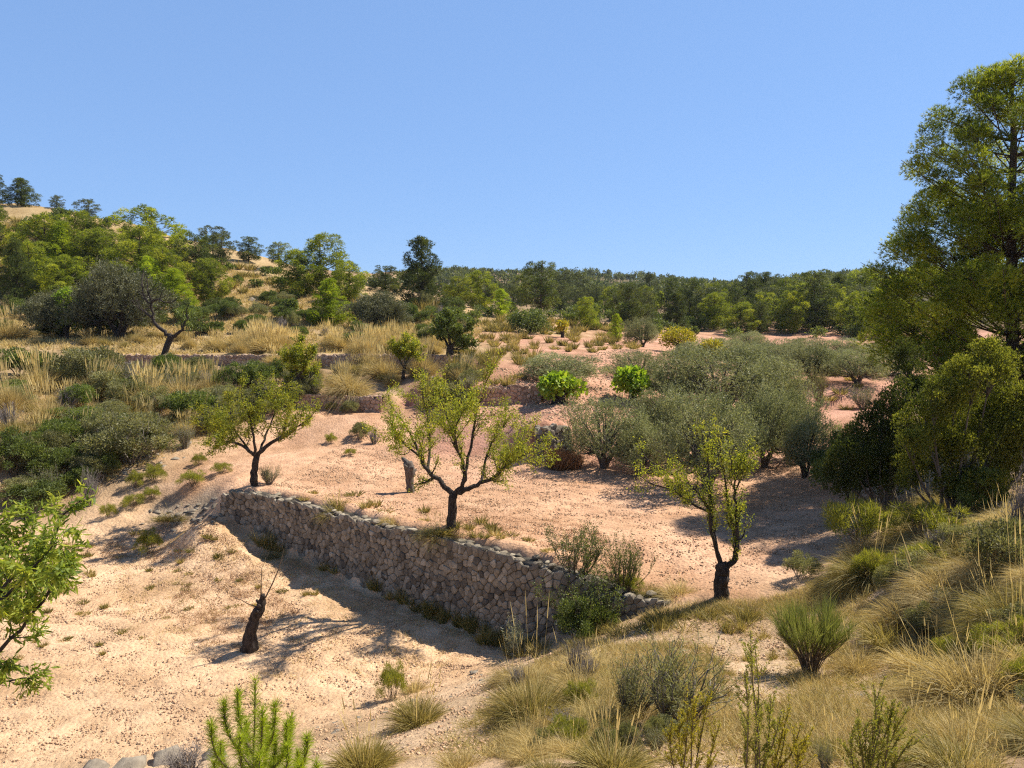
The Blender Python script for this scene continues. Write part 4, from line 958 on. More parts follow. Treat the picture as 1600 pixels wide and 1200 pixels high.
# named shrubs: kind, column, foot row, width and height in photo pixels
for row in [
    ('drab', 140, 604, 125, 66, 'broad grey-green shrub hiding the left end of the far wall'),
    ('dark', 35, 590, 120, 44, 'dark green shrub at the left edge level with the far wall'),
    ('green', 75, 600, 60, 50, 'green shrub with arching grass beside it, under the far wall'),
    ('green', 262, 596, 60, 44, 'fresh green shrub under the far wall, right of the bare stones'),
    ('green', 362, 614, 62, 48, 'bright green shrub under the far wall, above the rounded almond'),
    ('drab', 310, 594, 50, 40, 'grey-green shrub between the two green ones under the far wall'),
    ('green', 125, 640, 54, 42, 'green bush between straw tussocks on the left bank'),
    ('drab', 205, 722, 140, 82, 'large dull olive-coloured shrub in the middle of the left bank'),
    ('drab', 160, 700, 70, 60, 'dull shrub left of the large one on the left bank'),
    ('dark', 240, 712, 60, 52, 'dark twiggy shrub right of the large dull one on the left bank'),
    ('green', 22, 742, 90, 72, 'blue-green shrub at the left edge above the leafy almond branches'),
    ('green', 85, 742, 80, 44, 'low green shrub right of the blue-green one on the left bank'),
    ('dark', 60, 786, 110, 46, 'shaded dark shrub behind the tip of the leafy almond branches'),
    ('dead', 140, 790, 60, 60, 'grey leafless shrub on the left bank above the track'),
    ('dead', 290, 700, 54, 44, 'greyish dry shrub beside rubble, left of the rounded almond'),
    ('dead', 350, 650, 44, 52, 'upright bluish-grey dry shrub behind the rounded almond'),
    ('dead', 420, 756, 50, 32, 'grey twiggy shrub right of the rounded almond trunk'),
    ('drab', 562, 686, 42, 28, 'round grey-green shrub on the ramp of the upper terrace'),
    ('dead', 585, 694, 36, 28, 'grey dry shrub right of the round one on the ramp'),
    ('drab', 548, 646, 40, 22, 'low grey-green shrub at the foot of the low reddish wall'),
    ('yellow', 518, 642, 20, 16, 'small yellow-green tuft at the foot of the low reddish wall'),
    ('yellow', 517, 693, 22, 18, 'small bright tuft on the ramp left of the round grey shrub'),
    ('yellow', 547, 712, 20, 13, 'small bright tuft below the round grey shrub on the ramp'),
    ('yellow', 233, 864, 50, 42, 'bright yellow-green shrub alone on the lower terrace'),
    ('yellow', 238, 780, 34, 22, 'yellow-green shrub, right of the pair beside the track'),
    ('yellow', 209, 793, 38, 24, 'yellow-green shrub, left of the pair beside the track'),
    ('yellow', 169, 808, 26, 24, 'slim yellow-green shrub nearest the left bank on the track'),
    ('yellow', 302, 759, 46, 26, 'yellow-green shrub below the track edge, nearest the rounded almond'),
    ('yellow', 240, 752, 40, 30, 'olive-yellow shrub at the foot of the large dull shrub'),
    ('yellow', 212, 762, 34, 30, 'olive-yellow shrub left of its twin below the large dull shrub'),
    ('yellow', 312, 726, 30, 20, 'small yellow-green shrub high on the track near rubble'),
    ('yellow', 345, 740, 36, 20, 'dull yellow tuft on the track left of the rounded almond trunk'),
    ('thorn', 925, 985, 175, 105, 'dark thorny bush growing against the right end of the long stone wall'),
    ('dark', 905, 1000, 110, 70, 'dense dark bush at the foot of the long stone wall'),
    ('thorn', 975, 925, 90, 90, 'open twiggy thorn bush sprouting above the wall end'),
    ('thorn', 900, 905, 130, 90, 'airy grey-twigged thorn bush standing above the wall crest'),
    ('pale', 808, 1022, 64, 50, 'pale silvery shrub in the shade line at the foot of the wall'),
    ('yellow', 612, 1092, 58, 64, 'yellow-green shrub at the edge of the lower terrace, nearest the tussocks'),
    ('dead', 290, 1212, 130, 60, 'low grey dead shrub over the pale rocks, bottom left'),
    ('dead', 1052, 1130, 215, 150, 'large wind-swept purple-grey dry shrub in the foreground'),
    ('dead', 985, 1118, 150, 110, 'dark wiry dry shrub left of the large wind-swept one'),
    ('dead', 900, 1060, 70, 70, 'mauve-grey dry shrub behind the pale foreground grass'),
    ('dead', 1290, 1205, 60, 60, 'small reddish-grey dry shrub at the bottom edge'),
    ('dark', 1330, 785, 110, 130, 'tall dark evergreen shrub shading the right end of the tilled soil'),
    ('dark', 1385, 790, 110, 140, 'dark evergreen shrub just left of the yellow-tipped juniper'),
    ('dark', 1290, 765, 50, 70, 'narrow dark shrub beside the low olive on the right'),
    ('yellow', 1340, 855, 105, 85, 'bright yellow-green shrub at the foot of the dark evergreens'),
    ('yellow', 1455, 850, 130, 70, 'brownish-yellow shrub on the grassy slope below the juniper'),
    ('yellow', 1400, 835, 60, 44, 'yellow-green shrub right of the bright one on the slope'),
    ('drab', 1560, 900, 150, 100, 'large olive-brown shrub at the right edge of the slope'),
    ('green', 1530, 800, 90, 75, 'green shrub under the juniper at the right edge'),
    ('dead', 1590, 850, 110, 130, 'bare grey thorn shrub at the right edge above the slope'),
    ('dead', 1280, 636, 40, 66, 'upright dry brown bush, dead juniper, among the olives'),
    ('dead', 1350, 640, 60, 40, 'grey dry scrub at the edge of the far olive terrace'),
    ('green', 435, 600, 40, 40, 'grey-green scrub left of the leaning almond trunk'),
    ('drab', 390, 645, 60, 40, 'grey-green scrub behind the rounded almond crown'),
    ('yellow', 985, 922, 40, 30, 'small yellow-green shrub among stones past the wall end'),
    ('drab', 1250, 905, 60, 44, 'grey-green shrub in shade where soil meets the grassy slope'),
    ('drab', 1505, 1010, 60, 30, 'low grey shrub on the grassy slope above the long tussock'),
    ('drab', 690, 535, 66, 36, 'grey-green shrub behind the compact dark almond'),
    ('dark', 560, 540, 60, 24, 'low dark scrub at the foot of the dark grey-green olive'),
    ('yellow', 800, 508, 30, 22, 'yellow-green shrub left of the dark oak'),
]: put_s(row[0], *row[1:])
# named tussocks
for row in [
    ('straw', 76, 668, 76, 84, 'tall straw-coloured tussock with upright stalks on the left bank'),
    ('straw', 15, 646, 60, 80, 'straw tussock cut by the left edge of the bank'),
    ('straw', 62, 612, 70, 66, 'straw tussock in front of the dark shrub under the far wall'),
    ('straw', 150, 622, 80, 64, 'straw tussock in front of the broad grey-green shrub'),
    ('straw', 232, 632, 90, 62, 'straw tussock in the centre of the left bank below bare stones'),
    ('straw', 290, 628, 90, 66, 'straw tussock right of the central one on the left bank'),
    ('straw', 330, 622, 60, 60, 'straw tussock below the bright green shrub'),
    ('green', 205, 652, 80, 50, 'greenish tussock under the straw ones on the left bank'),
    ('green', 120, 690, 70, 50, 'low greenish tussock below the tall straw tussock'),
    ('green', 300, 660, 80, 50, 'greyish-green tussock above the rubble on the left bank'),
    ('fan', 545, 614, 92, 54, 'wide pale tussock fanning sideways below the far wall'),
    ('straw', 600, 588, 60, 52, 'tall straw tussock right of the fanning one'),
    ('straw', 660, 588, 50, 56, 'tall straw tussock just left of the compact dark almond'),
    ('straw', 575, 570, 50, 44, 'straw tussock behind the fanning one at the wall'),
    ('straw', 430, 551, 66, 46, 'golden tussock on top of the far wall, widest of them'),
    ('straw', 15, 532, 60, 56, 'golden tussock at the left edge above the far wall'),
    ('straw', 722, 598, 40, 44, 'straw tussock at the foot of the compact dark almond'),
    ('green', 525, 800, 66, 30, 'dense olive-yellow tussock on the crest of the long wall'),
    ('low', 612, 818, 46, 26, 'small straw tussock on the crest right of the dense one'),
    ('green', 690, 836, 80, 34, 'dark tussock at the foot of the spreading almond'),
    ('russet', 872, 733, 62, 44, 'russet-brown reed clump below the short wall stub'),
    ('russet', 898, 733, 30, 34, 'small russet reed clump right of the wider one'),
    ('low', 270, 812, 60, 22, 'dry tuft in the stony shade left of the long wall'),
    ('low', 425, 868, 60, 26, 'golden dry tuft on the lower terrace by the wall foot'),
    ('green', 655, 1132, 100, 84, 'olive tussock at the edge of the lower terrace, right of a pair'),
    ('green', 570, 1205, 130, 110, 'tall olive tussock at the bottom edge, left of the pale gravel'),
    ('low', 650, 1080, 50, 34, 'small tuft behind the olive tussock on the terrace edge'),
    ('esparto', 1530, 1090, 260, 165, 'large arching esparto tussock casting deep shade on the right slope'),
    ('esparto', 1590, 985, 190, 130, 'arching esparto tussock above the largest one on the right'),
    ('esparto', 1420, 975, 150, 80, 'flattened pale tussock left of the large esparto ones'),
    ('esparto', 1360, 905, 170, 72, 'sprawling tussock at the top of the grassy slope'),
    ('esparto', 1480, 930, 150, 70, 'sprawling tussock behind the large esparto ones'),
    ('esparto', 1340, 1050, 120, 70, 'brownish tussock right of the broom bush'),
    ('low', 1425, 1050, 60, 50, 'straw tuft between the broom bush and the large esparto'),
    ('esparto', 830, 1130, 200, 120, 'wide golden-green tussock on the bank below the thorn bush'),
    ('esparto', 905, 1075, 140, 60, 'golden tussock at the top of the foreground bank'),
    ('green', 960, 1205, 160, 95, 'fresh green tussock at the bottom centre'),
    ('green', 860, 1215, 120, 60, 'olive tussock at the bottom edge left of the fresh green one'),
    ('low', 1110, 1040, 50, 34, 'yellow tuft beside the track, right of the dry purple shrub'),
    ('low', 1135, 1055, 34, 28, 'small yellow tuft at the edge of the bare track'),
    ('low', 1280, 1090, 70, 40, 'low straw tuft in front of the broom bush'),
    ('low', 1300, 1180, 110, 70, 'straw tuft between the two foreground sprigs'),
    ('esparto', 1500, 1210, 220, 110, 'pale tussock at the bottom right corner'),
    ('low', 1010, 925, 60, 26, 'straw tuft where the wall runs out into stones'),
    ('low', 1060, 930, 70, 30, 'straw tuft left of the narrow almond trunk'),
    ('low', 1145, 955, 60, 26, 'yellow tuft at the foot of the narrow almond'),
    ('low', 720, 1200, 90, 60, 'pale tuft on the gravel at the bottom edge'),
]: put_t(row[0], *row[1:])

# the countless others, in bands
def band(n_, poly, fn, seed):
    rng = np.random.default_rng(seed); P = np.array(poly, float); lo, hi = P.min(0), P.max(0); k = 0; t = 0
    while k < n_ and t < n_ * 30:
        t += 1; q = rng.uniform(lo, hi); ins = False; j = len(P) - 1
        for i in range(len(P)):
            if (P[i, 1] > q[1]) != (P[j, 1] > q[1]) and q[0] < (P[j, 0] - P[i, 0]) * (q[1] - P[i, 1]) / (P[j, 1] - P[i, 1]) + P[i, 0]: ins = not ins
            j = i
        if ins: fn(q[0], q[1], rng); k += 1
LOW = []; LOWB = []
def lowb(u, v, r, w0, w1, h0, h1): LOWB.append((u, v, r.uniform(w0, w1), r.uniform(h0, h1)))
def low(u, v, r, w0, w1, h0, h1): LOW.append((u, v, r.uniform(w0, w1), r.uniform(h0, h1), None))
WTOP = [(-40, 552), (200, 551), (450, 552), (700, 556), (700, 545), (450, 530), (0, 535)]
band(46, [(330, 552), (690, 557), (690, 540), (330, 538)], lambda u, v, r: put_t('straw', u, v, r.uniform(26, 44), r.uniform(24, 46), 'golden upright tussock in the row along the top of the far wall', 'golden tussocks above the far wall'), 1)
band(14, [(0, 545), (330, 548), (330, 525), (0, 520)], lambda u, v, r: put_t(('straw', 'green')[r.integers(2)], u, v, r.uniform(20, 36), r.uniform(14, 28), 'dry tussock on the shelf under the big grey olive', 'tussocks on the shelf under the olive'), 2)
band(24, [(0, 600), (350, 590), (350, 690), (120, 720), (0, 700)], lambda u, v, r: put_t(('straw', 'green', 'green')[r.integers(3)], u, v, r.uniform(34, 62), r.uniform(26, 50), 'dry tussock among the scrub of the left bank', 'tussocks of the left bank'), 3)
band(52, [(0, 590), (420, 590), (380, 660), (200, 740), (0, 800)], lambda u, v, r: put_s(('drab', 'green', 'dead', 'drab')[r.integers(4)], u, v, r.uniform(44, 90), r.uniform(26, 50), 'low scrub bush among the tussocks of the left bank', 'scrub of the left bank'), 4)
band(22, [(420, 570), (700, 572), (690, 600), (560, 612), (430, 620)], lambda u, v, r: put_t(('straw', 'green')[r.integers(2)], u, v, r.uniform(26, 48), r.uniform(22, 40), 'dry tussock on the stony step between the two reddish walls', 'tussocks between the reddish walls'), 5)
band(22, [(380, 590), (560, 590), (470, 640), (390, 660)], lambda u, v, r: put_s(('drab', 'dead')[r.integers(2)], u, v, r.uniform(30, 50), r.uniform(20, 34), 'grey scrub bush around the leaning almond trunk', 'scrub around the leaning almond'), 6)
band(70, [(690, 560), (1000, 548), (1000, 535), (760, 520), (690, 530)], lambda u, v, r: low(u, v, r, 14, 30, 8, 18), 7)
band(150, [(0, 345), (170, 350), (330, 405), (460, 432), (470, 500), (380, 470), (0, 460)], lambda u, v, r: low(u, v, r, 14, 26, 9, 17), 8)
band(56, [(330, 470), (700, 480), (760, 512), (690, 535), (300, 530)], lambda u, v, r: put_s(('dark', 'drab', 'green', 'dead')[r.integers(4)], u, v, r.uniform(22, 48), r.uniform(12, 28), 'low dark scrub bush below the middle pines', 'scrub below the middle pines'), 9)
band(80, [(560, 470), (700, 480), (790, 510), (690, 535), (560, 520)], lambda u, v, r: low(u, v, r, 16, 32, 10, 22), 10)
band(60, [(760, 520), (1000, 530), (1010, 510), (780, 500)], lambda u, v, r: low(u, v, r, 14, 30, 8, 16), 11)
band(50, [(1000, 525), (1400, 530), (1400, 500), (1000, 490)], lambda u, v, r: lowb(u, v, r, 24, 46, 10, 22), 22)
band(30, [(700, 500), (1000, 508), (1000, 490), (700, 478)], lambda u, v, r: lowb(u, v, r, 20, 40, 10, 20), 23)
band(16, [(800, 1070), (1000, 1040), (1110, 1110), (1040, 1200), (820, 1200)], lambda u, v, r: put_s(('dead', 'dead', 'drab', 'yellow')[r.integers(4)], u, v, r.uniform(40, 80), r.uniform(34, 66), 'wiry dry bush among the tussocks of the foreground bank', 'wiry bushes of the foreground bank'), 24)
band(40, [(1330, 900), (1420, 820), (1640, 830), (1640, 1200), (1440, 1000)], lambda u, v, r: put_s(('dead', 'drab', 'yellow', 'dead')[r.integers(4)], u, v, r.uniform(50, 100), r.uniform(30, 60), 'wiry bush among the tussocks of the right slope', 'wiry bushes of the right slope'), 25)
band(44, [(0, 335), (90, 335), (180, 360), (300, 400), (460, 430), (470, 480), (380, 455), (150, 400), (0, 400)], lambda u, v, r: lowb(u, v, r, 12, 30, 7, 18), 26)
band(16, [(640, 575), (730, 570), (760, 600), (720, 640), (650, 625)], lambda u, v, r: put_s(('dead', 'drab', 'drab')[r.integers(3)], u, v, r.uniform(24, 46), r.uniform(14, 28), 'grey scrub bush on the collapsed pink bank', 'scrub of the collapsed pink bank'), 27)
band(40, [(690, 565), (860, 560), (850, 600), (720, 640), (640, 640)], lambda u, v, r: low(u, v, r, 18, 40, 12, 30), 28)
band(16, [(0, 480), (330, 490), (330, 530), (0, 530)], lambda u, v, r: put_s(('dark', 'drab', 'green')[r.integers(3)], u, v, r.uniform(30, 60), r.uniform(18, 34), 'dark undergrowth bush at the foot of the left grove', 'undergrowth of the left grove'), 12)
band(44, [(1300, 880), (1420, 800), (1640, 800), (1640, 1000), (1440, 960)], lambda u, v, r: put_t(('esparto', 'fan', 'esparto', 'low')[r.integers(4)], u, v, r.uniform(80, 150), r.uniform(30, 56), 'dry tussock of the grassy slope on the right', 'tussocks of the right slope'), 13)
band(30, [(1340, 960), (1640, 1000), (1640, 1230), (1400, 1230), (1420, 1080)], lambda u, v, r: put_t(('esparto', 'low', 'low')[r.integers(3)], u, v, r.uniform(70, 150), r.uniform(40, 80), 'straw tuft low on the right slope', 'tufts low on the right slope'), 14)
band(40, [(790, 1010), (930, 985), (1180, 945), (1180, 975), (1000, 990), (900, 1010), (830, 1060)], lambda u, v, r: low(u, v, r, 40, 80, 18, 34), 15)
band(30, [(780, 1060), (900, 1040), (1000, 1080), (960, 1180), (800, 1190)], lambda u, v, r: put_t(('esparto', 'fan', 'low')[r.integers(3)], u, v, r.uniform(70, 130), r.uniform(34, 60), 'golden tussock on the foreground bank', 'tussocks of the foreground bank'), 16)
band(46, [(380, 835), (820, 1010), (760, 1010), (560, 910), (400, 850)], lambda u, v, r: low(u, v, r, 20, 40, 14, 36), 17)
band(26, [(420, 778), (560, 795), (700, 838), (840, 872), (900, 860), (700, 800), (520, 765)], lambda u, v, r: low(u, v, r, 20, 40, 8, 20), 18)
band(34, [(1000, 690), (1300, 660), (1390, 600), (1390, 570), (1000, 640)], lambda u, v, r: low(u, v, r, 18, 36, 8, 18), 19)
band(18, [(1060, 990), (1240, 970), (1300, 1060), (1200, 1180), (1120, 1150)], lambda u, v, r: low(u, v, r, 20, 40, 12, 26), 20)
band(60, [(0, 860), (340, 800), (380, 900), (500, 930), (330, 960), (0, 1100)], lambda u, v, r: low(u, v, r, 12, 30, 5, 12), 21)

def tufts_stuff(name, mat, label):
    rng = np.random.default_rng(77); g = Geo()
    for u, v, wpx, hpx, D in LOW:
        p = foot(u, v); s = p[1] / F_PX; n_ = 90; a = rng.uniform(0, 6.28, n_); w_ = wpx * s / 2; q = np.sqrt(rng.random(n_))
        P = np.stack([np.cos(a) * q * w_ * .45, np.sin(a) * q * w_ * .45, np.full(n_, -.02)], 1) + p
        Dv = nrm(np.stack([np.cos(a) * q * w_ * .9, np.sin(a) * q * w_ * .9, np.full(n_, hpx * s * .95)], 1) + rng.normal(size=(n_, 3)) * hpx * s * .2)
        blades(g, P, Dv, hpx * s * rng.uniform(.5, 1.25, n_), max(.006, .0009 * p[1]), .35 * rng.random(n_), rng, 0, np.clip(rng.normal(.45, .22, n_) + rng.normal(0, .2), 0, 1), 2)
    o = link(name, g.build(name, M[mat])); tag(o, label, 'grass', None, 'stuff')
tufts_stuff('dry_weeds', 'straw_green', 'small dry weed tufts scattered over terraces, hill and wall foot')

def scrub_stuff(name, mats, label):
    rng = np.random.default_rng(79); g = Geo()
    for u, v, wpx, hpx in LOWB:
        p = foot(u, v); s = p[1] / F_PX; w_, h_ = wpx * s / 2, hpx * s; k = rng.integers(0, 2)
        for _ in range(9):
            a = rng.uniform(0, 6.28); q = rng.uniform(0, .8); c_ = p + np.array((math.cos(a) * q * w_, math.sin(a) * q * w_, h_ * rng.uniform(.25, .75))); r_ = np.array((w_, w_, h_)) * rng.uniform(.2, .42)
            P, dd = clump_pts(c_, r_, 46, rng, .2, .3); leaves(g, P, nrm(dd + rnd_dirs(46, rng) * .7), .0035 * p[1] * rng.uniform(.6, 1.3, 46), .0014 * p[1], rng, k, np.clip(rng.normal(.42, .2, 46) + rng.normal(0, .12), 0, 1))
    o = link(name, g.build(name, mats)); tag(o, label, 'scrub', None, 'stuff')
scrub_stuff('distant_scrub', [M['shrub_dark'], M['shrub_green']], 'small dark far-off scrub on the upper hillside and before the valley wood')

# dry grass litter: far too many stems to count
def litter(name, n_, poly, L, W, mat, label, seed, up=.8, droop=.5, bare=()):
    rng = np.random.default_rng(seed); P = []
    Q = np.array([hit(u, v)[:2] for u, v in poly]); lo, hi = Q.min(0), Q.max(0)
    c = rng.uniform(lo, hi, (n_ * 4, 2)); ins = np.zeros(len(c), bool); j = len(Q) - 1
    for i in range(len(Q)):
        k = (Q[i, 1] > c[:, 1]) != (Q[j, 1] > c[:, 1]); xx = (Q[j, 0] - Q[i, 0]) * (c[:, 1] - Q[i, 1]) / (Q[j, 1] - Q[i, 1] + 1e-9) + Q[i, 0]
        ins ^= k & (c[:, 0] < xx); j = i
    for bp in bare:                            # the bare track stays bare
        B = np.array([hit(u, v)[:2] for u, v in bp]); kk = np.zeros(len(c), bool); j = len(B) - 1
        for i in range(len(B)):
            k = (B[i, 1] > c[:, 1]) != (B[j, 1] > c[:, 1]); xx = (B[j, 0] - B[i, 0]) * (c[:, 1] - B[i, 1]) / (B[j, 1] - B[i, 1] + 1e-9) + B[i, 0]; kk ^= k & (c[:, 0] < xx); j = i
        ins &= ~(kk & (rng.random(len(c)) < .9))
    c = c[ins]; c = c[vnoise(c[:, 0] / .5, c[:, 1] / .5, seed) + .5 * vnoise(c[:, 0] / .17, c[:, 1] / .17, seed + 1) > rng.uniform(-.3, .4, len(c))][:n_]; m = len(c)
    z = ground(c[:, 0], c[:, 1]); g = Geo()
    Dv = nrm(rng.normal(size=(m, 3)) * (.7, .7, .3) + np.array((0, 0, up)))
    blades(g, np.c_[c, z - .01], Dv, L * rng.uniform(.4, 1.2, m), W, droop * rng.random(m), rng, 0, np.clip(rng.normal(.5, .25, m), 0, 1), 2)
    o = link(name, g.build(name, M[mat])); tag(o, label, 'grass', None, 'stuff')
litter('dry_grass', 170000, [(620, 1190), (780, 1080), (900, 1000), (1180, 940), (1300, 900), (1420, 800), (1598, 780), (1598, 1195)], .24, .007, 'straw', 'dry straw-coloured grass covering the foreground bank and right slope', 501, bare=([(890, 1000), (1010, 968), (1150, 960), (1240, 975), (1230, 1100), (1150, 1120), (1110, 1010), (960, 1010)], [(600, 1210), (700, 1110), (790, 1060), (800, 1090), (740, 1210)], [(1300, 1090), (1330, 1010), (1400, 1020), (1390, 1100)]))
litter('matted_grass', 70000, [(640, 1190), (800, 1080), (900, 1010), (1180, 945), (1300, 900), (1420, 800), (1598, 780), (1598, 1195)], .32, .007, 'straw_green', 'flattened dead grass lying between the tussocks of the bank', 506, .22, .2, bare=([(890, 1000), (1010, 968), (1150, 960), (1240, 975), (1230, 1100), (1150, 1120), (1110, 1010), (960, 1010)],))
litter('field_weeds', 7000, [(300, 900), (400, 880), (470, 960), (420, 1020), (320, 1010), (240, 960)], .16, .008, 'russet', 'patch of brown dry weeds around the black stump', 507)
litter('edge_weeds', 6000, [(130, 850), (300, 800), (380, 850), (400, 890), (260, 880), (140, 880)], .16, .009, 'russet', 'brown dry weeds below the stony heap at the wall end', 508)
litter('hill_grass', 100000, [(0, 335), (300, 405), (450, 440), (760, 510), (700, 545), (0, 548)], .45, .05, 'straw', 'pale dry grass covering the left hillside', 502, 1.0, .3)
litter('bank_grass', 24000, [(0, 595), (420, 600), (350, 680), (180, 750), (0, 790)], .3, .016, 'straw', 'dry grass between the shrubs of the left bank', 503, 1.0, .3)
litter('terrace_weeds', 16000, [(170, 850), (420, 840), (800, 1010), (650, 1060), (430, 1060), (200, 1000)], .13, .008, 'straw', 'sparse dry weeds on the lower terrace before the wall', 504)
litter('crest_weeds', 9000, [(640, 800), (980, 905), (940, 830), (760, 780)], .13, .008, 'russet', 'sparse reddish dry weeds on the upper terrace behind the wall', 505)

# broom bush, juniper, pine sapling and flowering sprigs: the things close to the camera
p = hit(1265, 1052); root = thing('broom_bush', tuple(p), 'fan-shaped green broom bush with many brown stems beside the track', 'shrub'); rng = np.random.default_rng(601); g = Geo(); g2 = Geo(); tw = []
sc_ = 165 * p[1] / F_PX
for i in range(70):
    a = rng.uniform(0, 6.28); sp = .8 * math.sqrt(rng.random()); d_ = nrm(np.array((math.cos(a) * sp, math.sin(a) * sp, 1)))
    P = np.array([d_ * sc_ * t * rng.uniform(.55, .62) + rng.normal(size=3) * .012 * (t > 0) for t in (0, .33, .66, 1)]); P[0] = (math.cos(a) * .07, math.sin(a) * .07, -.05); tube(g, P, [.010, .008, .006, .004], 4, 0, cap=False)
    for k in range(9):
        q = P[1] + (P[3] - P[1]) * rng.uniform(.2, 1); dd = nrm(d_ + rnd_dirs(1, rng)[0] * .45 + (0, 0, .3)); tw.append(np.array([q, q + dd * sc_ * .14, q + dd * sc_ * rng.uniform(.22, .36) + (0, 0, .03)]))
twp = np.array([t[0] for t in tw]); twd = nrm(np.array([t[2] - t[0] for t in tw]))
blades(g2, np.repeat(twp, 5, 0), nrm(np.repeat(twd, 5, 0) + rnd_dirs(len(twp) * 5, rng) * .3), sc_ * rng.uniform(.14, .3, len(twp) * 5), .006, 0, rng, 0, np.clip(rng.normal(.5, .25, len(twp) * 5), 0, 1), 2)
link('stems', g.build('stems', M['twig_brown']), root); link('foliage', g2.build('foliage', M['broom']), root)

def juniper(label, D, u0, lumps, seed, n_t, mat='shrub_yellow', L=.07, W=.02, name='juniper', m=5):
    b = stand(u0, D); rng = np.random.default_rng(seed); root = thing(name, tuple(b), label, 'juniper'); g = Geo(); g2 = Geo()
    for u, v, r, dy in lumps:
        c = at(u, v, D + dy) - b; rr = r * D / F_PX; a = np.array((rng.uniform(-.2, .2), rng.uniform(-.2, .2), -.1)); mid = c * (.55, .55, .45) + rng.normal(size=3) * .1
        tube(g, smooth_path([a, mid, c], 4), np.linspace(.05, .01, 9), 6)
        for _ in range(int(6)):
            r2 = rr * rng.uniform(.35, .6); c2 = c + rnd_dirs(1, rng)[0] * rr * .65 + (0, 0, rr * .15); k = int(n_t * (r2 / .28) ** 2); P, dd = clump_pts(c2, np.array((r2, r2, r2 * 1.2)), k, rng, .35, .35)
            tube(g, smooth_path([mid + (c - mid) * .7, (c + c2) / 2 + rng.normal(size=3) * .04, c2], 2), np.linspace(.015, .004, 5), 3)
            ax = nrm(dd * .5 + (0, 0, .7) + rnd_dirs(k, rng) * .4); tufts(g2, P, ax, m, L, W, rng, np.clip(rng.normal(.42, .18, k) + rng.normal(0, .12), 0, 1), .55)
    link('trunk', g.build('trunk', M['bark_grey']), root); link('crown', g2.build('crown', M[mat]), root)
juniper('large juniper with yellow-green lit tips in front of the tall right pine', 17.5, 1500,
        [(1550, 580, 40, 0), (1520, 600, 38, -.3), (1588, 610, 44, .2), (1490, 625, 38, 0), (1455, 635, 34, -.2), (1440, 668, 36, 0), (1420, 708, 30, -.4), (1480, 680, 42, .2), (1530, 660, 48, .3), (1575, 670, 46, 0), (1610, 650, 44, .3),
         (1450, 720, 40, .3), (1510, 720, 44, 0), (1560, 730, 44, .4), (1600, 720, 44, 0), (1480, 755, 40, .2), (1420, 745, 30, 0), (1535, 765, 36, -.3), (1640, 690, 50, 0)], 611, 250, 'juniper')
juniper('dark juniper in the shade under the tall right pine, left of the yellow-tipped one', 19.5, 1395,
        [(1400, 640, 40, 0), (1375, 665, 38, 0), (1420, 600, 36, .4), (1345, 690, 36, .2), (1320, 720, 34, 0), (1380, 710, 42, .3), (1410, 690, 40, .5), (1350, 745, 36, 0), (1395, 755, 40, .2), (1425, 560, 30, .8), (1310, 750, 30, .1)], 612, 260, 'pine_dark')

def sapling():
    p = hit(395, 1215); p = stand(400, 5.4) if p is None or p[1] > 9 else p
    D = 5.6; b = stand(400, D); rng = np.random.default_rng(621); root = thing('pine_sapling', tuple(b), 'bright green pine sapling with long needles at the bottom left', 'pine sapling'); g = Geo(); g2 = Geo()
    shoots = [[(400, 1300, 0), (396, 1200, 0), (398, 1130, 0), (399, 1062, 0)]] + [[(398, 1205 + o, 0), (398 + (u - 398) * .75, v + 62, dy * .7), (398 + (u - 398) * .97, v + 30, dy), (u, v, dy)] for u, v, dy, o in
        ((350, 1095, .1, 0), (330, 1130, -.1, 20), (372, 1080, .15, -20), (430, 1100, -.1, -10), (448, 1130, .1, 10), (480, 1150, -.15, 20), (465, 1175, .2, 40), (335, 1190, .15, 50), (430, 1150, .25, 20), (375, 1150, -.25, 20), (495, 1190, .1, 60), (410, 1110, -.3, 0), (360, 1215, -.2, 60), (440, 1210, -.2, 60), (455, 1120, .3, 20), (418, 1135, .35, 10), (385, 1125, .3, 10), (470, 1195, -.35, 60), (345, 1160, .3, 40), (405, 1180, -.4, 50), (490, 1215, .3, 80), (450, 1165, -.3, 50), (425, 1185, .4, 60))]
    for S in shoots:
        P = smooth_path(px(S, D, b), 6); P[0, 2] = max(P[0, 2], -.1); tube(g, P, np.linspace(.011, .005, len(P)), 5)
        n_ = 640; t = rng.uniform(.15, 1, n_) * (len(P) - 1); i = np.minimum(t.astype(int), len(P) - 2); q = P[i] + (P[i + 1] - P[i]) * (t - i)[:, None]
        T = nrm(P[i + 1] - P[i]); ax = nrm(T * .8 + (0, 0, .25) + rnd_dirs(n_, rng) * 1.25); blades(g2, q, ax, rng.uniform(.06, .105, n_), .0040, .02, rng, 0, np.clip(rng.normal(.5, .2, n_), 0, 1), 2)
    link('trunk', g.build('trunk', M['twig_brown']), root); link('needles', g2.build('needles', M['pine_bright']), root)
sapling()
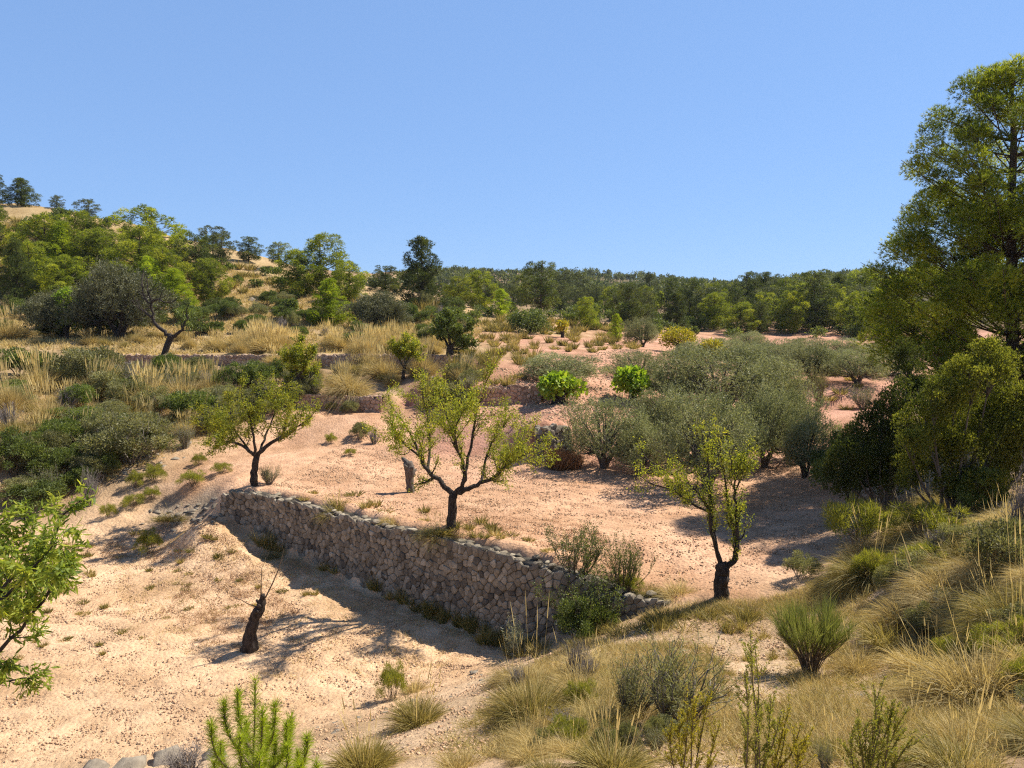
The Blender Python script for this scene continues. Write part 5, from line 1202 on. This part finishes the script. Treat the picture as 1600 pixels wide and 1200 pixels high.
def sprig(name, label, D, u0, shoots, seed, mat, n_=260, L=.016, W=.007):
    b = stand(u0, D); rng = np.random.default_rng(seed); root = thing(name, tuple(b), label, 'shrub'); g = Geo(); g2 = Geo()
    for u1, v1, dy in shoots:
        tip = at(u1, v1, D + dy) - b; base = np.array((rng.uniform(-.05, .05), rng.uniform(-.05, .05), -.05))
        P = smooth_path([base, base + (tip - base) * (.3, .3, .4) + rng.normal(size=3) * .02, base + (tip - base) * (.75, .75, .75) + rng.normal(size=3) * .015, tip], 6); tube(g, P, np.linspace(.007, .002, len(P)), 5)
        for k in range(9):                     # short side shoots hugging the stem
            t = rng.uniform(.3, .9); i = int(t * (len(P) - 1)); q = P[i]; dd = nrm(P[min(i + 2, len(P) - 1)] - P[i - 1] + rnd_dirs(1, rng)[0] * np.linalg.norm(P[min(i + 2, len(P) - 1)] - P[i - 1]) * .7); l_ = rng.uniform(.06, .16)
            Q = np.array([q, q + dd * l_ * .5, q + dd * l_ + (0, 0, .02)]); tube(g, Q, [.003, .002, .001], 3); n2 = 60; s = rng.random(n2) ** .8
            X = q + (Q[2] - q) * s[:, None]; leaves(g2, X + rng.normal(size=X.shape) * .004, nrm(dd * .8 + rnd_dirs(n2, rng) * .7), L * rng.uniform(.7, 1.3, n2), W, rng, 0, np.clip(rng.normal(.5, .22, n2), 0, 1))
        m_ = n_; t = rng.uniform(.25, 1, m_) * (len(P) - 1); i = np.minimum(t.astype(int), len(P) - 2); X = P[i] + (P[i + 1] - P[i]) * (t - i)[:, None]; T = nrm(P[i + 1] - P[i])
        leaves(g2, X + rng.normal(size=X.shape) * .006, nrm(T * .7 + rnd_dirs(m_, rng) * .8), L * rng.uniform(.8, 1.4, m_), W, rng, 0, np.clip(rng.normal(.5, .22, m_), 0, 1))
    link('stems', g.build('stems', M['twig_brown']), root); link('foliage', g2.build('foliage', M[mat]), root)
sprig('leafy_sprig', 'tallest upright leafy sprig at the bottom, with a slender bare tip', 4.6, 1190, [(1173, 985, 0), (1180, 1010, .05), (1163, 1050, -.05), (1205, 1085, .08), (1190, 1100, .1), (1222, 1110, 0), (1170, 1120, .12)], 631, 'shrub_yellow')
sprig('leafy_sprig', 'yellow-leaved sprig left of the tallest one at the bottom', 4.8, 1085, [(1072, 1068, 0), (1112, 1075, .05), (1088, 1090, -.1), (1050, 1125, .05), (1125, 1130, 0), (1062, 1110, .1)], 632, 'yellow')
sprig('leafy_sprig', 'short yellow-green sprig just right of the tallest one', 4.7, 1240, [(1235, 1105, 0), (1252, 1130, .05), (1228, 1140, -.05), (1262, 1150, .1), (1245, 1165, 0)], 633, 'yellow')
sprig('leafy_sprig', 'bushy leafy sprig at the bottom right with many upright shoots', 4.6, 1380, [(1365, 1070, 0), (1380, 1095, .05), (1420, 1105, 0), (1340, 1110, -.05), (1398, 1100, .1), (1355, 1130, .15), (1410, 1140, .1), (1330, 1150, .05), (1375, 1140, -.1), (1392, 1125, -.1), (1428, 1150, 0)], 634, 'shrub_yellow')

# ------------------------------------------------------------------ rocks and soil clods
ROCKS = []
for s in range(5):
    g = Geo(); rng = np.random.default_rng(700 + s); boulder(g, np.zeros(3), np.array((.5, .36, .2)), rng, rng.uniform(.3, .9), rough=.3); ROCKS.append(one('rock', g.build('rock', M['rock'])))
def rock(u, v, wpx, label, group=None, D=None):
    p = foot(u, v, D); s = wpx * p[1] / F_PX
    ROCKS[OR.randrange(5)].put(tuple(p - (0, 0, s * .03)), OR.uniform(0, 6.28), (s, s, s * OR.uniform(.7, 1.2)), label, 'rock', group)
for row in [(880, 862, 30, 'grey pointed rock standing on the wall crest'), (840, 884, 30, 'grey rock at the broken end of the wall crest'), (985, 930, 40, 'pale rock where the long wall breaks down'), (1018, 940, 34, 'grey rock lying past the wall end'),
            (1046, 943, 30, 'last pale rock past the wall end, near the narrow almond'), (960, 920, 40, 'white-topped rock behind the thorn bush'), (190, 1206, 90, 'long pale rock slab at the bottom left'), (255, 1192, 80, 'pale rock under the grey dead shrub'),
            (330, 1185, 70, 'grey-white rock left of the pine sapling'), (150, 1205, 60, 'low rock at the bottom edge, leftmost'), (1350, 1028, 26, 'pale rock among litter right of the broom bush'), (1340, 1052, 28, 'flat white rock below the litter right of the broom bush'),
            (1350, 1088, 36, 'pinkish rock behind the bushy sprig'), (1360, 1076, 26, 'small pink rock behind the bushy sprig'), (560, 462, 30, 'white rock outcrop right of the bright young pine'), (395, 470, 26, 'pale rock outcrop on the slope below the skyline pine'), (1160, 955, 26, 'grey stone by the narrow almond')]:
    rock(*row)
band(46, [(215, 800), (340, 775), (350, 810), (270, 835), (215, 820)], lambda u, v, r: rock(u, v, r.uniform(8, 20), 'pale rubble stone in the shaded heap left of the long wall', 'rubble left of the wall'), 31)
band(40, [(180, 735), (260, 690), (310, 685), (300, 712), (215, 750)], lambda u, v, r: rock(u, v, r.uniform(7, 16), 'pale rubble stone spilling from the left bank', 'rubble of the left bank'), 32)
band(40, [(640, 590), (840, 590), (830, 625), (700, 625)], lambda u, v, r: rock(u, v, r.uniform(7, 16), 'reddish rubble stone on the collapsed terrace edge', 'rubble of the collapsed terrace'), 33)
band(26, [(640, 1110), (780, 1060), (1000, 1000), (1200, 980), (1120, 1040), (780, 1190), (640, 1190)], lambda u, v, r: rock(u, v, r.uniform(6, 15), 'small pale stone on the stony bank', 'stones of the foreground bank'), 34)
band(30, [(480, 1130), (660, 1085), (780, 1030), (800, 1045), (660, 1110), (500, 1160)], lambda u, v, r: rock(u, v, r.uniform(6, 16), 'grey stone along the edge of the lower terrace', 'stones along the terrace edge'), 35)
def clods(name, n_, poly, smin, smax, label, seed):
    rng = np.random.default_rng(seed); Q = np.array([hit(u, v)[:2] for u, v in poly]); lo, hi = Q.min(0), Q.max(0); c = rng.uniform(lo, hi, (n_ * 3, 2)); ins = np.zeros(len(c), bool); j = len(Q) - 1
    for i in range(len(Q)):
        k = (Q[i, 1] > c[:, 1]) != (Q[j, 1] > c[:, 1]); xx = (Q[j, 0] - Q[i, 0]) * (c[:, 1] - Q[i, 1]) / (Q[j, 1] - Q[i, 1] + 1e-9) + Q[i, 0]; ins ^= k & (c[:, 0] < xx); j = i
    c = c[ins]; c = c[vnoise(c[:, 0] / 1.3, c[:, 1] / .6, seed) * 1.2 + vnoise(c[:, 0] / .3, c[:, 1] / .3, seed + 1) * .6 > rng.uniform(-.8, .5, len(c))][:n_]; m = len(c); z = ground(c[:, 0], c[:, 1]) 
    V0 = np.array([(1, 0, 0), (0, 1, 0), (-1, 0, 0), (0, -1, 0), (.7, .7, .5), (-.7, .7, .5), (-.7, -.7, .5), (.7, -.7, .5), (0, 0, .9)]); F0 = [(0, 4, 7), (1, 5, 4), (2, 6, 5), (3, 7, 6), (0, 1, 4), (1, 2, 5), (2, 3, 6), (3, 0, 7), (4, 5, 8), (5, 6, 8), (6, 7, 8), (7, 4, 8)]
    s = smin + (smax - smin) * rng.random(m) ** 3; V = V0[None] * (1 + rng.normal(size=(m, 9, 3)) * .22) * s[:, None, None]; a = rng.uniform(0, 6.28, m); ca_, sa = np.cos(a)[:, None], np.sin(a)[:, None]
    V = np.stack([V[..., 0] * ca_ - V[..., 1] * sa, V[..., 0] * sa + V[..., 1] * ca_, V[..., 2]], -1); V += np.c_[c, z - s * .1][:, None]
    g = Geo(); g.add(V.reshape(-1, 3), (np.arange(m)[:, None, None] * 9 + np.array(F0)[None]).reshape(-1, 3), 0, np.repeat(np.clip(rng.normal(.5, .2, m), 0, 1), 12))
    o = link(name, g.build(name, M['clod'])); tag(o, label, 'soil clods', None, 'stuff')
clods('soil_clods', 42000, [(-20, 880), (130, 850), (380, 840), (800, 1010), (650, 1090), (480, 1135), (150, 1190), (-20, 1190)], .006, .028, 'dry clods and pebbles strewn over the bare lower terrace', 801)
clods('terrace_clods', 42000, [(420, 760), (560, 660), (840, 720), (1280, 760), (1290, 870), (1140, 925), (990, 900), (700, 830)], .008, .034, 'pinkish clods strewn over the tilled upper terrace', 802)
clods('bank_pebbles', 14000, [(480, 1140), (780, 1040), (1000, 990), (1250, 960), (1300, 1060), (1200, 1195), (500, 1195)], .006, .03, 'small pale pebbles on the foreground bank', 803)
clods('pink_clods', 16000, [(640, 610), (850, 580), (1000, 545), (1010, 640), (830, 665), (640, 660)], .02, .08, 'reddish clods on the pink terraces', 804)

# ------------------------------------------------------------------ the air of the valley, paling the far ridge
hb = 2; X0, X1, Y0, Y1, Z0_, Z1_ = -440, 440, -60, 730, -45, 52
g = Geo(); g.add([(x, y, z_) for z_ in (Z0_, Z1_) for y in (Y0, Y1) for x in (X0, X1)], [(0, 2, 3, 1), (4, 5, 7, 6), (0, 1, 5, 4), (2, 6, 7, 3), (0, 4, 6, 2), (1, 3, 7, 5)])
m = bpy.data.materials.new('haze'); m.use_nodes = True; m.node_tree.nodes.clear()
pv = m.node_tree.nodes.new('ShaderNodeVolumePrincipled'); pv.inputs['Color'].default_value = (.80, .88, 1.0, 1); pv.inputs['Density'].default_value = .00010; pv.inputs['Anisotropy'].default_value = .2
mo = m.node_tree.nodes.new('ShaderNodeOutputMaterial'); m.node_tree.links.new(pv.outputs[0], mo.inputs['Volume'])
hz = link('haze', g.build('haze', m)); hz['kind'] = 'stuff'; hz['label'] = 'thin pale haze in the air over the whole valley'; hz['category'] = 'haze'
